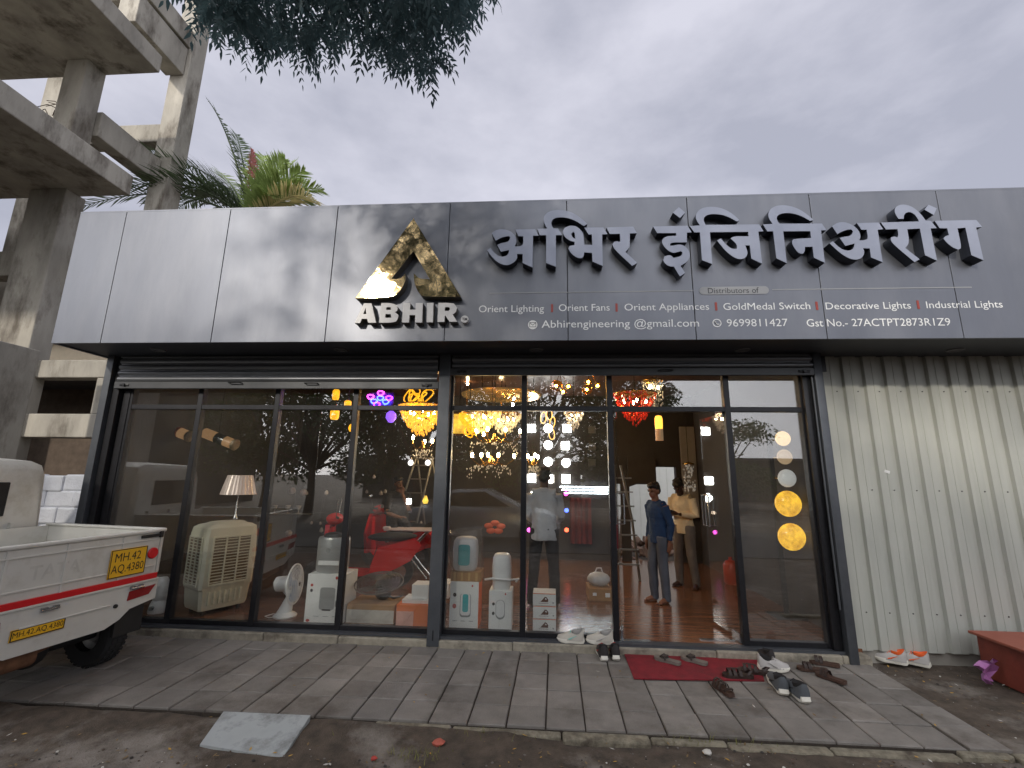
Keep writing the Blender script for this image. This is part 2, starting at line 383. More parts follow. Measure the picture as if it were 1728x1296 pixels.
# shutters rolled up
sl_m = mat('grey shutter steel', lin(120,122,126), .35, .5, var=.12, vs=5, stretch=(.3,1,6))
def shutter(x0, x1, zb, zt, hand):
    b = B(); z = zb+.095; n_ = 0
    prof = []
    while z < zt-.005:
        h = min(.075, zt-z)
        prof += [(-.135,z),(-.155,z+h*.12),(-.163,z+h*.4),(-.155,z+h*.72),(-.135,z+h*.85)]
        z += h
    prof += [(-.12,zt)]
    vs = [(x,p[0],p[1]) for x in (x0+.02,x1-.02) for p in prof]; k = len(prof)
    b.add(vs, [(i,i+1,k+i+1,k+i) for i in range(k-1)], 0, True)
    s = b.build('rolling_shutter', sl_m, shop, sharp=50)
    B().bx(x0,x1,-.165,-.125,zb,zb+.09,0,.006).build('bottom_rail', mat('shutter bottom rail', lin(70,71,73), .45, .5, var=.1, vs=6), s)
    for px,py in hand:
        p = W(px,py,-.17); b = B(); b.tube([p+Vector((-.075,0,.012)),p+Vector((-.075,-.035,.012)),p+Vector((.075,-.035,.012)),p+Vector((.075,0,.012))],.007,8)
        b.build('handle', frame_m, s)
    for ex in (x0+.14,x1-.14):
        b = B(); b.box((ex,-.168,zb+.045),(.12,.012,.03),0,0,.004); b.cyl((ex,-.16,zb+.045),(ex,-.19,zb+.045),.018); b.build('lock', frame_m, s)
XP0, XP1 = W(722.5,1066,-.1).x, W(743,1066,-.1).x
xl0 = W(197,655,-.12).x; xr1 = W(1376,640,-.12).x
shutter(xl0, XP0+.0, W(745,657,-.14).z, ZS+.01, [(398,648),(526,649)])
shutter(XP1-.0, xr1, W(1375,634,-.14).z, ZS+.01, [(1123,627)])
# pillar and side guides
b = B(); b.bx(XP0,XP1,-.16,0,-.09,ZS+.015,0,.004); b.bx((XP0+XP1)/2-.006,(XP0+XP1)/2+.006,-.163,-.155,-.03,.07,1)
b.build('pillar', [grey_m, frame_m], shop)
gl = W(140,890,-.1).x
b = B(); b.bx(gl-.045,gl+.045,-.17,.04,-.1,ZS+.015,0,.004); b.bx(gl+.06,gl+.14,-.12,.04,-.1,ZS+.015,1,.004); b.bx(gl+.15,gl+.24,-.06,.04,-.1,ZS+.015,1,.004)
b.build('shutter_guide', [grey_m, frame_m], shop)
b = B(); b.bx(xr1-.03,xr1+.06,-.17,.04,-.1,ZS+.015,0,.004); b.bx(xr1-.13,xr1-.04,-.1,.04,0,ZS+.015,1,.004); b.cyl((xr1-.05,-.14,.4),(xr1-.05,-.14,2.84),.011,None,10,0)
b.build('shutter_guide', [grey_m, frame_m], shop)
# glazing bays
XM = [gl+.24, W(343.4,670).x, W(473.5,661).x, W(604,666).x, XP0+.005]
XN = [XP1-.005, W(884,800).x, W(1029.5,731).x, W(1229,736).x, xr1-.12]
ZTR = W(672,689).z
def bay(x0, x1, ztop, name='shop_window', bottom=True, lower=True):
    b = B(); f = .032
    if lower:
        b.bx(x0-f,x0+f,-.05,.03,0,ztop,0,.004); b.bx(x1-f+.0005,x1+f-.0005,-.0495,.0295,0,ztop,0,.004)
    b.bx(x0+f,x1-f,-.045,.025,ZTR-.028,ZTR+.028,0,.003); b.bx(x0+f,x1-f,-.045,.025,ztop-.05,ztop,0,.003)
    if bottom: b.bx(x0+f,x1-f,-.045,.025,0,.05,0,.003)
    o = b.build(name, frame_m, shop)
    B().bx(x0+f-.005,x1-f+.005,-.012,-.004,ZTR+.02,ztop-.04).build('glass_pane', GLASS, o)
    if bottom: B().bx(x0+f-.005,x1-f+.005,-.012,-.004,.04,ZTR-.02).build('glass_pane', GLASS, o)
    return o
for a_, c_ in zip(XM[:-1], XM[1:]): bay(a_, c_, 2.80)
bay(XN[0],XN[1],2.96); bay(XN[1],XN[2],2.96); bay(XN[2],XN[3],2.96,'door_frame',False); bay(XN[3],XN[4],2.96)
b = B(); b.bx(gl+.15,XR,-.02,.1,2.93,ZC+.1); b.build('lintel', frame_m, shop)
b = B(); b.bx(gl-.04,XP0,-.12,.05,-.02,.0); b.bx(XP1,xr1+.06,-.12,.05,-.035,-.002); b.build('door_sill', grey_m, shop)
steel = mat('brushed steel', lin(170,172,175), .25, .9, var=.06)
def leaf(hinge, end):
    h, e = Vector(hinge), Vector(end); d = (e-h); ln = d.length; d.normalize(); a = math.atan2(d.y,d.x)
    b = B(); b.box((ln/2,0,ZTR/2),(ln,.012,ZTR-.08)); o = b.build('glass_door', GLASS, shop, (h.x,h.y,0), (0,0,a))
    b = B(); hz = W(1204,835,e.y).z; lz = W(1204,886,e.y).z
    for s_ in (-1,1):
        b.tube([(ln-.1,.006*s_,hz),(ln-.1,.05*s_,hz),(ln-.1,.05*s_,lz),(ln-.1,.006*s_,lz)],.011,8)
    b.tube([(ln-.015,.05,hz),(ln-.185,.05,hz),(ln-.185,.05,lz),(ln-.015,.05,lz),(ln-.015,.05,hz)],.010,8)
    b.build('handle', steel, o)
    b = B(); b.box((.08,0,.05),(.17,.03,.09),0,0,.004); b.build('patch_fitting', steel, o)
    b = B(); b.box((.08,0,ZTR-.05),(.17,.03,.06),0,0,.004); b.build('patch_fitting', steel, o)
leaf((XN[3]-.04,.0),(W(1209,1057,.55).x,.62)); leaf((XN[2]+.06,.0),(XN[2]+.2,.66))
b = B(); p, q = FL(1050,1083,.003), FL(1097,1083,.003); b.box(((p.x+q.x)/2,p.y+.05,.004),(.3,.06,.006)); b.build('floor_closer', steel, shop); b = B(); p = FL(1222,1083,.003); b.box((p.x-.05,p.y+.05,.004),(.36,.06,.006)); b.build('floor_closer', steel, shop)
# ------------------------------------------------------------------ corrugated sheet wall on the right
x0c = W(1385.7,645,.0).x+.02; pit = .232; prof = []; x = x0c
while x < 8.0:
    prof += [(x,.035),(x+.012,.0),(x+.085,.0),(x+.09,.005),(x+.095,.0),(x+pit-.072,.0),(x+pit-.06,.035)]; x += pit
k = len(prof)
vs = [(px,py,z) for z in (-.02,1.2,2.4,ZS+.02) for px,py in prof]
b = B(); b.add(vs, [(r*k+i,r*k+i+1,(r+1)*k+i+1,(r+1)*k+i) for r in range(3) for i in range(k-1)])
b.add([(px,py+.012,z) for z in (-.02,ZS+.02) for px,py in prof], [(i,k+i,k+i+1,i+1) for i in range(k-1)])
cw = thing('sheet_metal_wall', 'pale green corrugated sheet metal wall right of the glass shop front', 'wall', (x0c,.02,-.1))
sm_ = mat('pale green painted sheet steel', lin(172,173,165), .5, 0, var=.05, vs=1.5, stretch=(6,1,.35), dirt=lin(154,156,145), ds=1.6, dth=(.5,.85))
b.build('sheeting', sm_, cw, world=True, recalc=False)
b = B()
for zz in (.35,1.6,2.7):
    for i in range(20):
        b.cyl((x0c+.14+i*pit,0,zz),(x0c+.14+i*pit,-.006,zz),.007,None,8)
b.build('screws', mat('zinc screw', lin(90,90,88), .5,.6), cw, world=True)
p = W(1497,796,-.004); B().box((p.x,-.004,p.z),(.055,.004,.03),0,0,0,Matrix.Rotation(.3,3,'Y')).build('paper_scrap', mat('white paper', lin(225,225,222), .8), cw, world=True)
B().bx(x0c,8,.05,.2,-.15,ZS+.3).build('backing', wall_m, cw, world=True)
# ------------------------------------------------------------------ signs on the fascia
silver = mat('brushed silver letter face', lin(138,143,158), .5, .25, var=.06, vs=4)
dside = mat('dark letter return', lin(58,62,72), .5, .3, var=.1)
YL = YF-.115
def T(loop, ox, oy, sc, y=YL):
    r = []
    for u,v in loop:
        p = W(ox+u/sc, oy+v/sc, y); r.append((p.x,p.z))
    return r
def soft(loop, n=1):
    """round the gentle corners of a traced outline, keep the sharp ones"""
    for _ in range(n):
        o_ = []; k = len(loop)
        for i in range(k):
            a_, c_, d_ = loop[i-1], loop[i], loop[(i+1)%k]
            v1 = Vector((c_[0]-a_[0],c_[1]-a_[1])); v2 = Vector((d_[0]-c_[0],d_[1]-c_[1]))
            if v1.length > 1e-6 and v2.length > 1e-6 and abs(v1.angle(v2)) < R(44):
                o_ += [(c_[0]-v1.x*.25,c_[1]-v1.y*.25),(c_[0]+v2.x*.25,c_[1]+v2.y*.25)]
            else: o_.append(c_)
        loop = o_
    return loop
p = W(1240,455,YF)
name_sign = thing('shop_name_sign', 'large raised silver Devanagari lettering along the top right of the fascia', 'sign', (p.x,YF,p.z))
def letter(parent, loops, ox, oy, sc, depth, m, name='letter', y=None):
    y = YF-depth if y is None else y
    ls = [soft(T(l,ox,oy,sc,y),2) for l in loops]
    B().prism(ls, lambda u,v:(u,y,v), (0,depth-.004,0), 0, 1).build(name, m, parent, world=True, recalc=False)
G1 = [
 [[(122,330),(150,305),(195,290),(250,288),(310,305),(355,340),(380,390),(380,430),(362,465),(400,470),(435,460),(450,440),(450,362),(400,362),(368,292),(572,288),(612,355),(552,357),(548,688),(443,640),(445,547),(385,547),(390,575),(378,610),(345,640),(300,660),(260,662),(210,648),(160,615),(110,560),(75,508),(110,482),(140,525),(180,560),(225,575),(270,568),(297,545),(302,505),(218,523),(180,450),(230,430),(280,425),(308,400),(315,372),(300,360),(260,365),(215,378),(165,408)]],
 [[(598,285),(700,281),(675,240),(662,195),(668,155),(695,118),(740,97),(800,88),(860,90),(930,103),(1000,135),(1060,180),(1118,235),(1080,255),(1020,215),(960,185),(900,168),(840,163),(785,170),(755,190),(742,220),(748,255),(765,280),(812,280),(855,350),(790,352),(790,680),(688,640),(690,352),(622,350)]],
 [[(862,310),(880,275),(920,255),(965,250),(1010,262),(1050,295),(1075,335),(1083,390),(1085,450),(1170,452),(1165,343),(1130,343),(1087,272),(1285,270),(1328,340),(1272,343),(1278,672),(1172,625),(1168,535),(1085,530),(1083,560),(1065,588),(1030,592),(985,570),(940,530),(920,488),(935,462),(985,455),(985,420),(940,410),(895,380),(868,345)],[(950,340),(968,315),(985,325),(992,388),(965,375)]],
 [[(1315,270),(1595,262),(1633,330),(1560,333),(1560,460),(1550,485),(1515,525),(1638,640),(1585,670),(1400,500),(1380,450),(1395,420),(1430,413),(1455,420),(1462,400),(1458,337),(1352,338)]]]
G2 = [
 [[(262,108),(320,55),(383,108),(330,160)]],
 [[(70,243),(405,235),(445,300),(398,302),(398,397),(260,397),(235,410),(235,428),(265,430),(310,418),(355,420),(400,450),(428,500),(425,550),(390,595),(335,625),(382,695),(330,728),(272,632),(235,632),(190,610),(167,570),(180,535),(215,520),(245,525),(270,548),(320,538),(350,520),(355,495),(340,483),(310,490),(275,500),(235,490),(185,450),(155,400),(158,370),(185,345),(225,335),(295,332),(292,307),(110,307)]],
 [[(425,238),(525,232),(495,190),(482,150),(495,105),(530,72),(580,55),(645,50),(710,58),(780,82),(850,125),(910,182),(885,195),(820,158),(755,132),(690,122),(630,122),(585,135),(562,160),(562,190),(582,228),(1102,222),(1143,290),(1093,292),(1130,605),(1025,555),(1010,427),(965,427),(985,475),(988,510),(970,545),(930,562),(880,555),(820,520),(760,465),(692,380),(728,358),(770,410),(810,445),(850,462),(882,460),(888,430),(865,395),(822,360),(850,338),(998,338),(993,295),(622,298),(645,608),(545,570),(525,300),(470,300)]],
 [[(1137,222),(1232,218),(1200,175),(1187,130),(1200,85),(1240,52),(1295,37),(1350,35),(1430,50),(1510,85),(1580,135),(1630,180),(1595,188),(1530,150),(1460,122),(1390,110),(1325,115),(1285,130),(1270,155),(1275,185),(1300,215),(1710,214),(1755,279),(1702,281),(1740,596),(1632,545),(1620,440),(1545,442),(1545,480),(1530,505),(1505,508),(1470,490),(1430,430),(1418,395),(1430,368),(1460,362),(1605,355),(1598,288),(1335,290),(1370,600),(1268,552),(1237,290),(1180,290)]]]
G3 = [
 [[(140,270),(170,245),(220,228),(280,232),(345,260),(390,300),(415,350),(415,380),(400,405),(440,408),(480,395),(487,370),(475,303),(425,303),(380,238),(592,233),(635,298),(582,303),(630,618),(518,572),(505,485),(440,483),(452,510),(450,545),(425,580),(380,595),(330,590),(270,565),(200,515),(115,435),(148,415),(190,460),(240,495),(290,507),(330,500),(352,475),(357,437),(268,460),(213,382),(260,370),(310,365),(335,345),(343,318),(325,300),(290,302),(235,320),(190,345)]],
 [[(613,233),(983,222),(970,190),(940,152),(900,130),(860,135),(838,160),(835,197),(785,197),(755,155),(745,110),(760,80),(800,60),(850,58),(910,75),(965,115),(1010,160),(1050,215),(1100,217),(1157,288),(1097,290),(1160,605),(1042,550),(993,292),(870,298),(888,400),(880,445),(850,480),(990,590),(940,618),(740,450),(708,405),(712,378),(740,367),(775,377),(785,350),(775,297),(663,300)]],
 [[(1037,108),(1075,60),(1157,95),(1127,160)]],
 [[(1137,217),(1540,208),(1598,275),(1540,282),(1612,600),(1493,550),(1435,283),(1358,290),(1393,450),(1390,485),(1365,497),(1310,475),(1255,430),(1222,390),(1235,368),(1275,355),(1258,290),(1185,288)]]]
for g_, ox, oy, sc in ((G1,810,340,6.1714),(G2,1090,340,5.76),(G3,1380,335,5.76)):
    for loops in g_: letter(name_sign, loops, ox, oy, sc, .115, [silver, dside])
# emblem with the name under it
p = W(690,470,YF)
emb = thing('emblem_sign', 'gold mirror triangle emblem with raised silver ABHIR letters on the fascia', 'sign', (p.x,YF,p.z))
gold = mat('gold mirror acrylic', (.40,.30,.16), .04, 1.0, var=.05, vs=3, bump=.12, bs=9)
eside = mat('grey emblem return', lin(110,106,98), .4, .4)
letter(emb, [[(775,158),(1225,905),(865,905),(830,875),(795,810),(780,745),(778,680),(800,705),(840,735),(930,737),(775,470),(565,737),(640,737),(690,700),(697,680),(700,740),(680,800),(640,860),(560,915),(222,918)]],560,340,5.633,.11,[gold,eside],'emblem')
white_l = mat('white acrylic letter', lin(196,194,192), .45, 0, var=.03)
for loops in ([[(215,1155),(305,968),(378,968),(420,1152),(345,1152),(335,1115),(285,1115),(268,1155)],[(298,1070),(328,1070),(320,1010)]],
   [[(448,1152),(470,965),(560,965),(610,980),(628,1010),(620,1040),(600,1052),(630,1075),(632,1105),(610,1140),(565,1152)],[(520,1005),(558,1005),(563,1030),(515,1030)],[(510,1070),(560,1070),(565,1105),(507,1105)]],
   [[(665,1150),(680,965),(748,965),(742,1028),(795,1028),(798,965),(865,963),(858,1150),(790,1150),(793,1080),(738,1080),(733,1150)]],
   [[(900,1148),(905,963),(967,963),(960,1148)]],
   [[(1003,1145),(1012,963),(1100,963),(1160,970),(1190,1010),(1180,1050),(1150,1075),(1192,1143),(1118,1143),(1080,1085),(1073,1085),(1070,1145)],[(1075,1005),(1115,1005),(1125,1022),(1110,1040),(1073,1040)]]):
    letter(emb, loops, 560, 340, 5.633, .09, [white_l, eside])
p = W(560+1262/5.633, 340+1118/5.633, YF-.06); q = W(560+1298/5.633, 340+1118/5.633, YF-.06); r_ = q.x-p.x
b = B(); b.cyl((p.x,YF-.06,p.z),(p.x,YF,p.z),r_,None,24); put_text(b,'TM',lambda u,v:(p.x-r_*.68+u,YF-.062,p.z-r_*.38+v),r_*1.36,r_*.76,.01,1)
b.build('trademark_disc', [white_l, frame_m], emb, world=True)
# printed lettering
p = W(1240,520,YF)
info = thing('printed_sign', 'small white printed lines of goods, mail address and numbers below the big lettering', 'sign', (p.x,YF,p.z))
vin = mat('white vinyl', lin(226,226,224), .6, var=.02); redv = mat('red vinyl', lin(150,60,50), .6, var=.05); pillm = mat('grey vinyl', lin(150,151,153), .6, var=.03); inkm = mat('dark ink', lin(40,42,46), .6)
def line(s, xa, xb, base_y, cap, m=vin, name='lettering', y=YF-.002, bold=.0):
    a_, c_ = W(xa,base_y,y), W(xb,base_y,y); me, x0, x1, y0, y1 = text_mesh(s,bold); k = (c_.x-a_.x)/(x1-x0)
    kz = (W(xa,base_y-cap,y).z-a_.z)/.72
    b = B(); b.mesh(me, lambda c:(a_.x+(c.x-x0)*k, y, a_.z+c.y*kz)); return b.build(name, m, info, world=True, recalc=False)
zl = 526
for s_, xa, xb, by in (('Orient Lighting',808,918,527),('Orient Fans',943,1029,525),('Orient Appliances',1054,1197,524),('GoldMedal Switch',1221,1368,523),('Decorative Lights',1394,1538,522),('Industrial Lights',1564,1693,520)): line(s_,xa,xb,by,12)
for s_, xa, xb, by in (('Abhirengineering @gmail.com',914,1180,553),('9699811427',1227,1330,551),('Gst No.- 27ACTPT2873R1Z9',1362,1605,551)): line(s_,xa,xb,by,13)
for px, py in ((931.5,520),(1040.5,519),(1208.5,517),(1378.5,516),(1549.5,514)):
    p = W(px,py,YF-.003); B().box((p.x,YF-.002,p.z),(.022,.003,.09)).build('divider', redv, info, world=True)
for xa, xb, py in ((826,1170,495),(1303,1640,489)):
    p, q = W(xa,py,YF), W(xb,py-2,YF); B().bx(p.x,q.x,YF-.003,YF-.001,p.z-.005,p.z+.005).build('rule', pillm, info, world=True)
p, q = W(1187,491,YF), W(1290,490,YF); h = .043
b = B(); lp = [(p.x+h*math.cos(a)*1, p.z+h*math.sin(a)) for a in [R(90+15*i) for i in range(13)]]+[(q.x+h*math.cos(a), p.z+h*math.sin(a)) for a in [R(-90+15*i) for i in range(13)]]
b.prism([lp], lambda u,v:(u,YF-.005,v), (0,.004,0)); b.build('plate', pillm, info, world=True, recalc=False)
line('Distributors of',1195,1281,495,9.5,inkm,y=YF-.0065,bold=.0)
p = W(899,548,YF-.003); b = B(); b.cyl((p.x,YF-.004,p.z),(p.x,YF-.001,p.z),.05,None,24)
for dz_ in (-.024,.024): b.box((p.x,YF-.005,p.z+dz_),(.068,.002,.005),0,1)
for dx_ in (-.033,.033): b.box((p.x+dx_,YF-.005,p.z),(.005,.002,.05),0,1)
for s_ in (-1,1): b.box((p.x+s_*.016,YF-.0055,p.z+.008),(.042,.002,.005),0,1,0,Matrix.Rotation(s_*-.75,3,'Y'))
b.build('mail_icon', [vin, inkm], info, world=True)
p = W(1210,545,YF-.003); b = B(); b.lathe([(.036,0),(.045,0),(.045,.002),(.036,.002),(.036,0)],(p.x,YF-.001,p.z),24,0,(0,-1,0))
b.tube([(p.x-.018,YF-.004,p.z+.02),(p.x-.015,YF-.004,p.z+.002),(p.x,YF-.004,p.z-.015),(p.x+.018,YF-.004,p.z-.018)],[.009,.005,.005,.009],6); b.build('phone_icon', vin, info, world=True)
# ------------------------------------------------------------------ unfinished concrete building on the left
conc = mat('weathered raw concrete', lin(164,159,149), .92, var=.22, vs=1.6, bump=.7, bs=18, dirt=lin(104,97,88), ds=1.5, dth=(.5,.66), stretch=(1.3,1.3,.45))
rust_m = mat('rusty reinforcement', lin(96,74,60), .9)
cb = thing('concrete_building', 'unfinished grey concrete frame building with open floors and jutting slabs', 'building', (-10,2,-.1))
def cpart(name, *boxes):
    b = B()
    for q in boxes: b.bx(*q, 0, .02)
    return b.build(name, conc, cb, world=True)
cpart('floor_slab',(-32,-8.42,-4,2.5,10.3,10.72)); cpart('floor_slab',(-32,-8.52,-4,2.5,7.28,7.72))  # slabs run on unseen to the left, lengthened to shade their undersides
cpart('floor_slab',(-16,-9.36,2.75,4.5,12.75,13.3))
cpart('column',(-10.15,-9.66,2.08,2.49,7.7,10.3)); cpart('column',(-10.4,-9.6,2.2,2.6,-.15,7.28))
cpart('column',(-9.8,-9.3,4.05,4.5,-.15,16)); cpart('column',(-13.3,-12.7,4.05,4.5,-.15,14)); cpart('column',(-16.6,-16,2.0,2.49,-.15,10.3)); cpart('wall',(-32,-18,2.0,2.3,-.15,10.3))
cpart('beam',(-13,-9.81,4.08,4.4,9.95,10.47)); cpart('beam',(-9.9,-9.55,2.49,4.04,8.75,9.35)); cpart('beam',(-16,-7.9,2.62,2.95,5.6,6.15))
cpart('beam',(-9.9,-9.4,2.6,4.04,11.9,12.7))
zt = W(70,592,1.5).z; xw = W(70,592,1.5).x
cpart('wall',(xw-.22,xw,-4,1.5,-.15,zt))
y_ = 2.4; z1, z2 = W(150,607,y_).z, W(150,637,y_).z; z3, z4 = W(100,698,y_).z, W(100,738,y_).z
cpart('beam',(-10,-7.4,y_,y_+.3,z2,z1)); cpart('beam',(-10,-7.4,y_,y_+.3,z4,z3)); cpart('column',(W(152,690,y_).x,W(185,690,y_).x,y_+.01,y_+.29,z3,z2)); cpart('column',(-7.9,-7.4,y_+.02,y_+.3,-.15,z4))
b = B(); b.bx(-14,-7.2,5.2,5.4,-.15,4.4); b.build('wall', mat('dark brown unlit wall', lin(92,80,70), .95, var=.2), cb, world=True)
b = B()
for i in range(26): b.cyl((-13+i*.24,3.3,3.62),(-13+i*.24,5.2,3.8),.05,None,8)
b.bx(-13.1,-6.8,3.28,5.2,3.7,3.72); b.build('roof_sheet', mat('dark roof sheet', lin(66,68,74), .6, .3), cb, world=True)
b = B()
for i in range(9):
    p = W(rnd.uniform(62,120),rnd.uniform(180,196),2.3); v = Vector((rnd.uniform(-.7,.7),rnd.uniform(-.3,.3),rnd.uniform(.1,.5))); b.tube([p,p+v*.5+Vector((0,0,.08)),p+v],.008,5)
b.build('rebar', rust_m, cb, world=True)
hb = thing('house', 'distant cream rendered house with a grey roof edge behind the concrete frame', 'house', (-15,11,-.1))
p = W(100,620,10); zt = W(100,560,10).z
B().bx(-24,-11,10,16,-.15,zt-.35).build('wall', mat('cream house paint', lin(205,190,165), .9, var=.06), hb, world=True)
B().bx(-24.3,-10.7,9.7,16.3,zt-.345,zt-.2,0,.02).build('roof', mat('pale roof edge', lin(160,160,160), .8), hb, world=True)
B().bx(-20,-17,9.98,10.05,1,2.2).build('window', frame_m, hb, world=True)
# whitewashed block wall
bw = thing('block_wall', 'low whitewashed brick wall behind the white pickup truck', 'wall', (-7,.55,-.1))
b = B(); zt = W(90,800,.5).z; xe = W(152,850,.5).x
for c in range(8):
    h = (zt+.1)/8; z = -.1+c*h; x = -9.2-(c%2)*.2
    while x < xe:
        w = min(.42, xe-x)
        if w > .06:
            b.box((x+w/2,.5+rnd.uniform(-.012,.012)+.1,z+h/2+(rnd.uniform(-.03,.0) if c == 7 else 0)),(w-.004,.2,h-.006),rnd.uniform(-.015,.015),0,.022,None)
        x += .42
b.bx(-9.2,xe-.01,.53,.67,-.1,zt-.06)
b.build('brickwork', mat('whitewashed brick', lin(214,216,222), .95, var=.07, vs=7, bump=.8, bs=35), bw, world=True)
# ------------------------------------------------------------------ palm behind the shop
def frond(b, base, tip, up, n=46, ll=.75, curl=.6, wd=.062, mi=0, droop=.35):
    P0, P2 = Vector(base), Vector(tip); P1 = (P0+P2)/2+Vector((0,0,up))
    path = [(1-t)**2*P0+2*t*(1-t)*P1+t*t*P2 for t in [i/n for i in range(n+1)]]
    b.tube(path, [.035*(1-i/n)+.006 for i in range(n+1)], 5, mi)
    for i in range(4,n):
        t = i/n; d = (path[i+1]-path[i-1]).normalized(); s = d.cross(Vector((0,0,1)))
        s = s.normalized() if s.length > .05 else Vector((1,0,0)); u = s.cross(d)
        l = ll*math.sin(math.pi*(.12+.84*t))**.7*rnd.uniform(.8,1.1)
        for sg in (-1,1):
            v = (s*sg*.75+d*(.45+.4*t)+u*.25+Vector((rnd.uniform(-.12,.12),rnd.uniform(-.12,.12),rnd.uniform(-.12,.12)))).normalized()
            m_ = path[i]+v*l*.55+Vector((0,0,-droop*.12)); e = path[i]+v*l+Vector((0,0,-droop*l*.6))
            w_ = d*wd*.5
            b.add([path[i]-w_*.5, path[i]+w_*.5, m_+w_, e, m_-w_],[(0,1,2,4),(4,2,3)],mi)
pt = W(425,372,5.3)
palm = thing('palm_tree', 'coconut palm with arching feathery fronds rising behind the fascia', 'tree', (pt.x,5.3,-.1))
b = B(); b.tube([(pt.x+.1,5.3,-.1),(pt.x+.03,5.3,3),(pt.x,5.3,pt.z-.2)],[.2,.15,.13],12); b.build('trunk', mat('palm bark', lin(112,100,86), .95, bump=.6, bs=20), palm, world=True)
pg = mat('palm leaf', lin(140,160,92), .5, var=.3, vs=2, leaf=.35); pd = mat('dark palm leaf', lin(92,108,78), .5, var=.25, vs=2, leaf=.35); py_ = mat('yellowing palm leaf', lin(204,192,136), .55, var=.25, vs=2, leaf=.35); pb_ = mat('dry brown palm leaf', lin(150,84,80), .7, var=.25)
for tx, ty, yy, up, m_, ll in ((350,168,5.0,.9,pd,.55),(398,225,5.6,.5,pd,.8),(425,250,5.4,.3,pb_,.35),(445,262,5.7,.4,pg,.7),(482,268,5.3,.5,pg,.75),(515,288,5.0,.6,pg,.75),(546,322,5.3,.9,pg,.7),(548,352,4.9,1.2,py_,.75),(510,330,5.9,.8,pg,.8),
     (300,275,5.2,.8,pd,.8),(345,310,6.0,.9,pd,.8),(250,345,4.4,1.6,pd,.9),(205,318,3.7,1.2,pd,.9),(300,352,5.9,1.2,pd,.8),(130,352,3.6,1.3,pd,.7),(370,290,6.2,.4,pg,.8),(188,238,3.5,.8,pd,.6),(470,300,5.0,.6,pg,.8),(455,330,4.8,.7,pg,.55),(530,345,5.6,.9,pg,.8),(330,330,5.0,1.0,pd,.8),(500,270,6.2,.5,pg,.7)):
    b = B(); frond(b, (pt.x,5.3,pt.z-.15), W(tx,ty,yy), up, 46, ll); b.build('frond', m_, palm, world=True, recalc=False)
b = B()
for i in range(5): b.sph((pt.x+.25*math.cos(i*1.3),5.3+.25*math.sin(i*1.3)-.1,pt.z-.25-.1*(i%2)),(.12,.12,.15),10)
b.build('coconuts', mat('yellow green coconut', lin(170,150,60), .5), palm, world=True)
# ------------------------------------------------------------------ neem tree over the camera
def inside(p, poly):
    r = False; j = len(poly)-1
    for i in range(len(poly)):
        if (poly[i][1] > p[1]) != (poly[j][1] > p[1]) and p[0] < (poly[j][0]-poly[i][0])*(p[1]-poly[i][1])/(poly[j][1]-poly[i][1])+poly[i][0]: r = not r
        j = i
    return r
def neem_leaf(b, o, ax, ln, lw=.055):
    d = Vector(ax).normalized(); s = d.cross(Vector((rnd.uniform(-.3,.3),rnd.uniform(-.3,.3),1))); s = s.normalized() if s.length > .1 else Vector((1,0,0))
    n = 6
    for i in range(n+1):
        t = (i+.6)/(n+.6); p = o+d*ln*t+Vector((0,0,-.35*ln*t*t))
        for sg in ((-1,1) if i < n else (0,)):
            v = (s*sg*.9+d*.55+Vector((rnd.uniform(-.15,.15),rnd.uniform(-.15,.15),-.35+rnd.uniform(-.2,.1)))).normalized()
            l = lw*rnd.uniform(.85,1.25)*(1-.25*abs(t-.5)); w_ = v.cross(Vector((rnd.uniform(-.5,.5),rnd.uniform(-.5,.5),1))).normalized()*l*.17
            c = Vector((0,0,-l*.18))
            b.add([p, p+v*l*.35+w_, p+v*l*.75+w_*.6+c*.5, p+v*l+c, p+v*l*.7-w_*.6+c*.4, p+v*l*.3-w_],[(0,1,2,3,4,5)])
poly = [(300,-40),(316,18),(335,55),(372,72),(400,100),(440,100),(478,112),(505,128),(540,108),(575,108),(605,96),(640,118),(690,140),(715,160),(738,140),(742,100),(748,60),(775,80),(798,72),(785,45),(822,4),(830,-60),(600,-90)]
neem = thing('neem_tree', 'overhanging tree branch with dark pointed leaflets above the shop front', 'tree', (-3.2,-9.2,-.15))
leafm = mat('dark neem leaf', lin(78,98,100), .45, var=.3, vs=1.2, leaf=.45)
b = B(); k = 0
while k < 1020:
    px, py = rnd.uniform(295,830), rnd.uniform(-90,165)
    if not inside((px,py),poly): continue
    if rnd.random() < .55 and 430 < px < 640 and 20 < py < 70: continue
    z = rnd.uniform(4.9,6.2); o = FL(px,py-42,z)
    neem_leaf(b, o, (rnd.uniform(-1,1),rnd.uniform(-.3,1),rnd.uniform(-.9,.1)), rnd.uniform(.15,.26), .066); k += 1
for i in range(1500):
    a, r, zz = rnd.uniform(0,6.283), rnd.random()**.5, rnd.uniform(-1,1)
    o = Vector((-2.2+3.6*r*math.cos(a), -7+3.2*r*math.sin(a), 6.9+1.5*zz))
    if o.y > -4.6: continue
    if sun_gap(o,.42) and rnd.random() < .9: continue
    neem_leaf(b, o, (rnd.uniform(-1,1),rnd.uniform(-1,1),rnd.uniform(-.6,.3)), rnd.uniform(.2,.34), .1)
for i in range(16):
    px, py = rnd.uniform(330,790), rnd.uniform(40,110); z = rnd.uniform(5.2,6.0)
    if not inside((px,py),poly): continue
    e_ = FL(px,py,z); a_ = Vector((-1.2+rnd.uniform(-.5,.5),-2.9,6.5)); b.tube([a_,(a_+e_)/2+Vector((0,0,.12)),e_],[.016,.010,.003],5)
b.build('crown', leafm, neem, world=True, recalc=False)
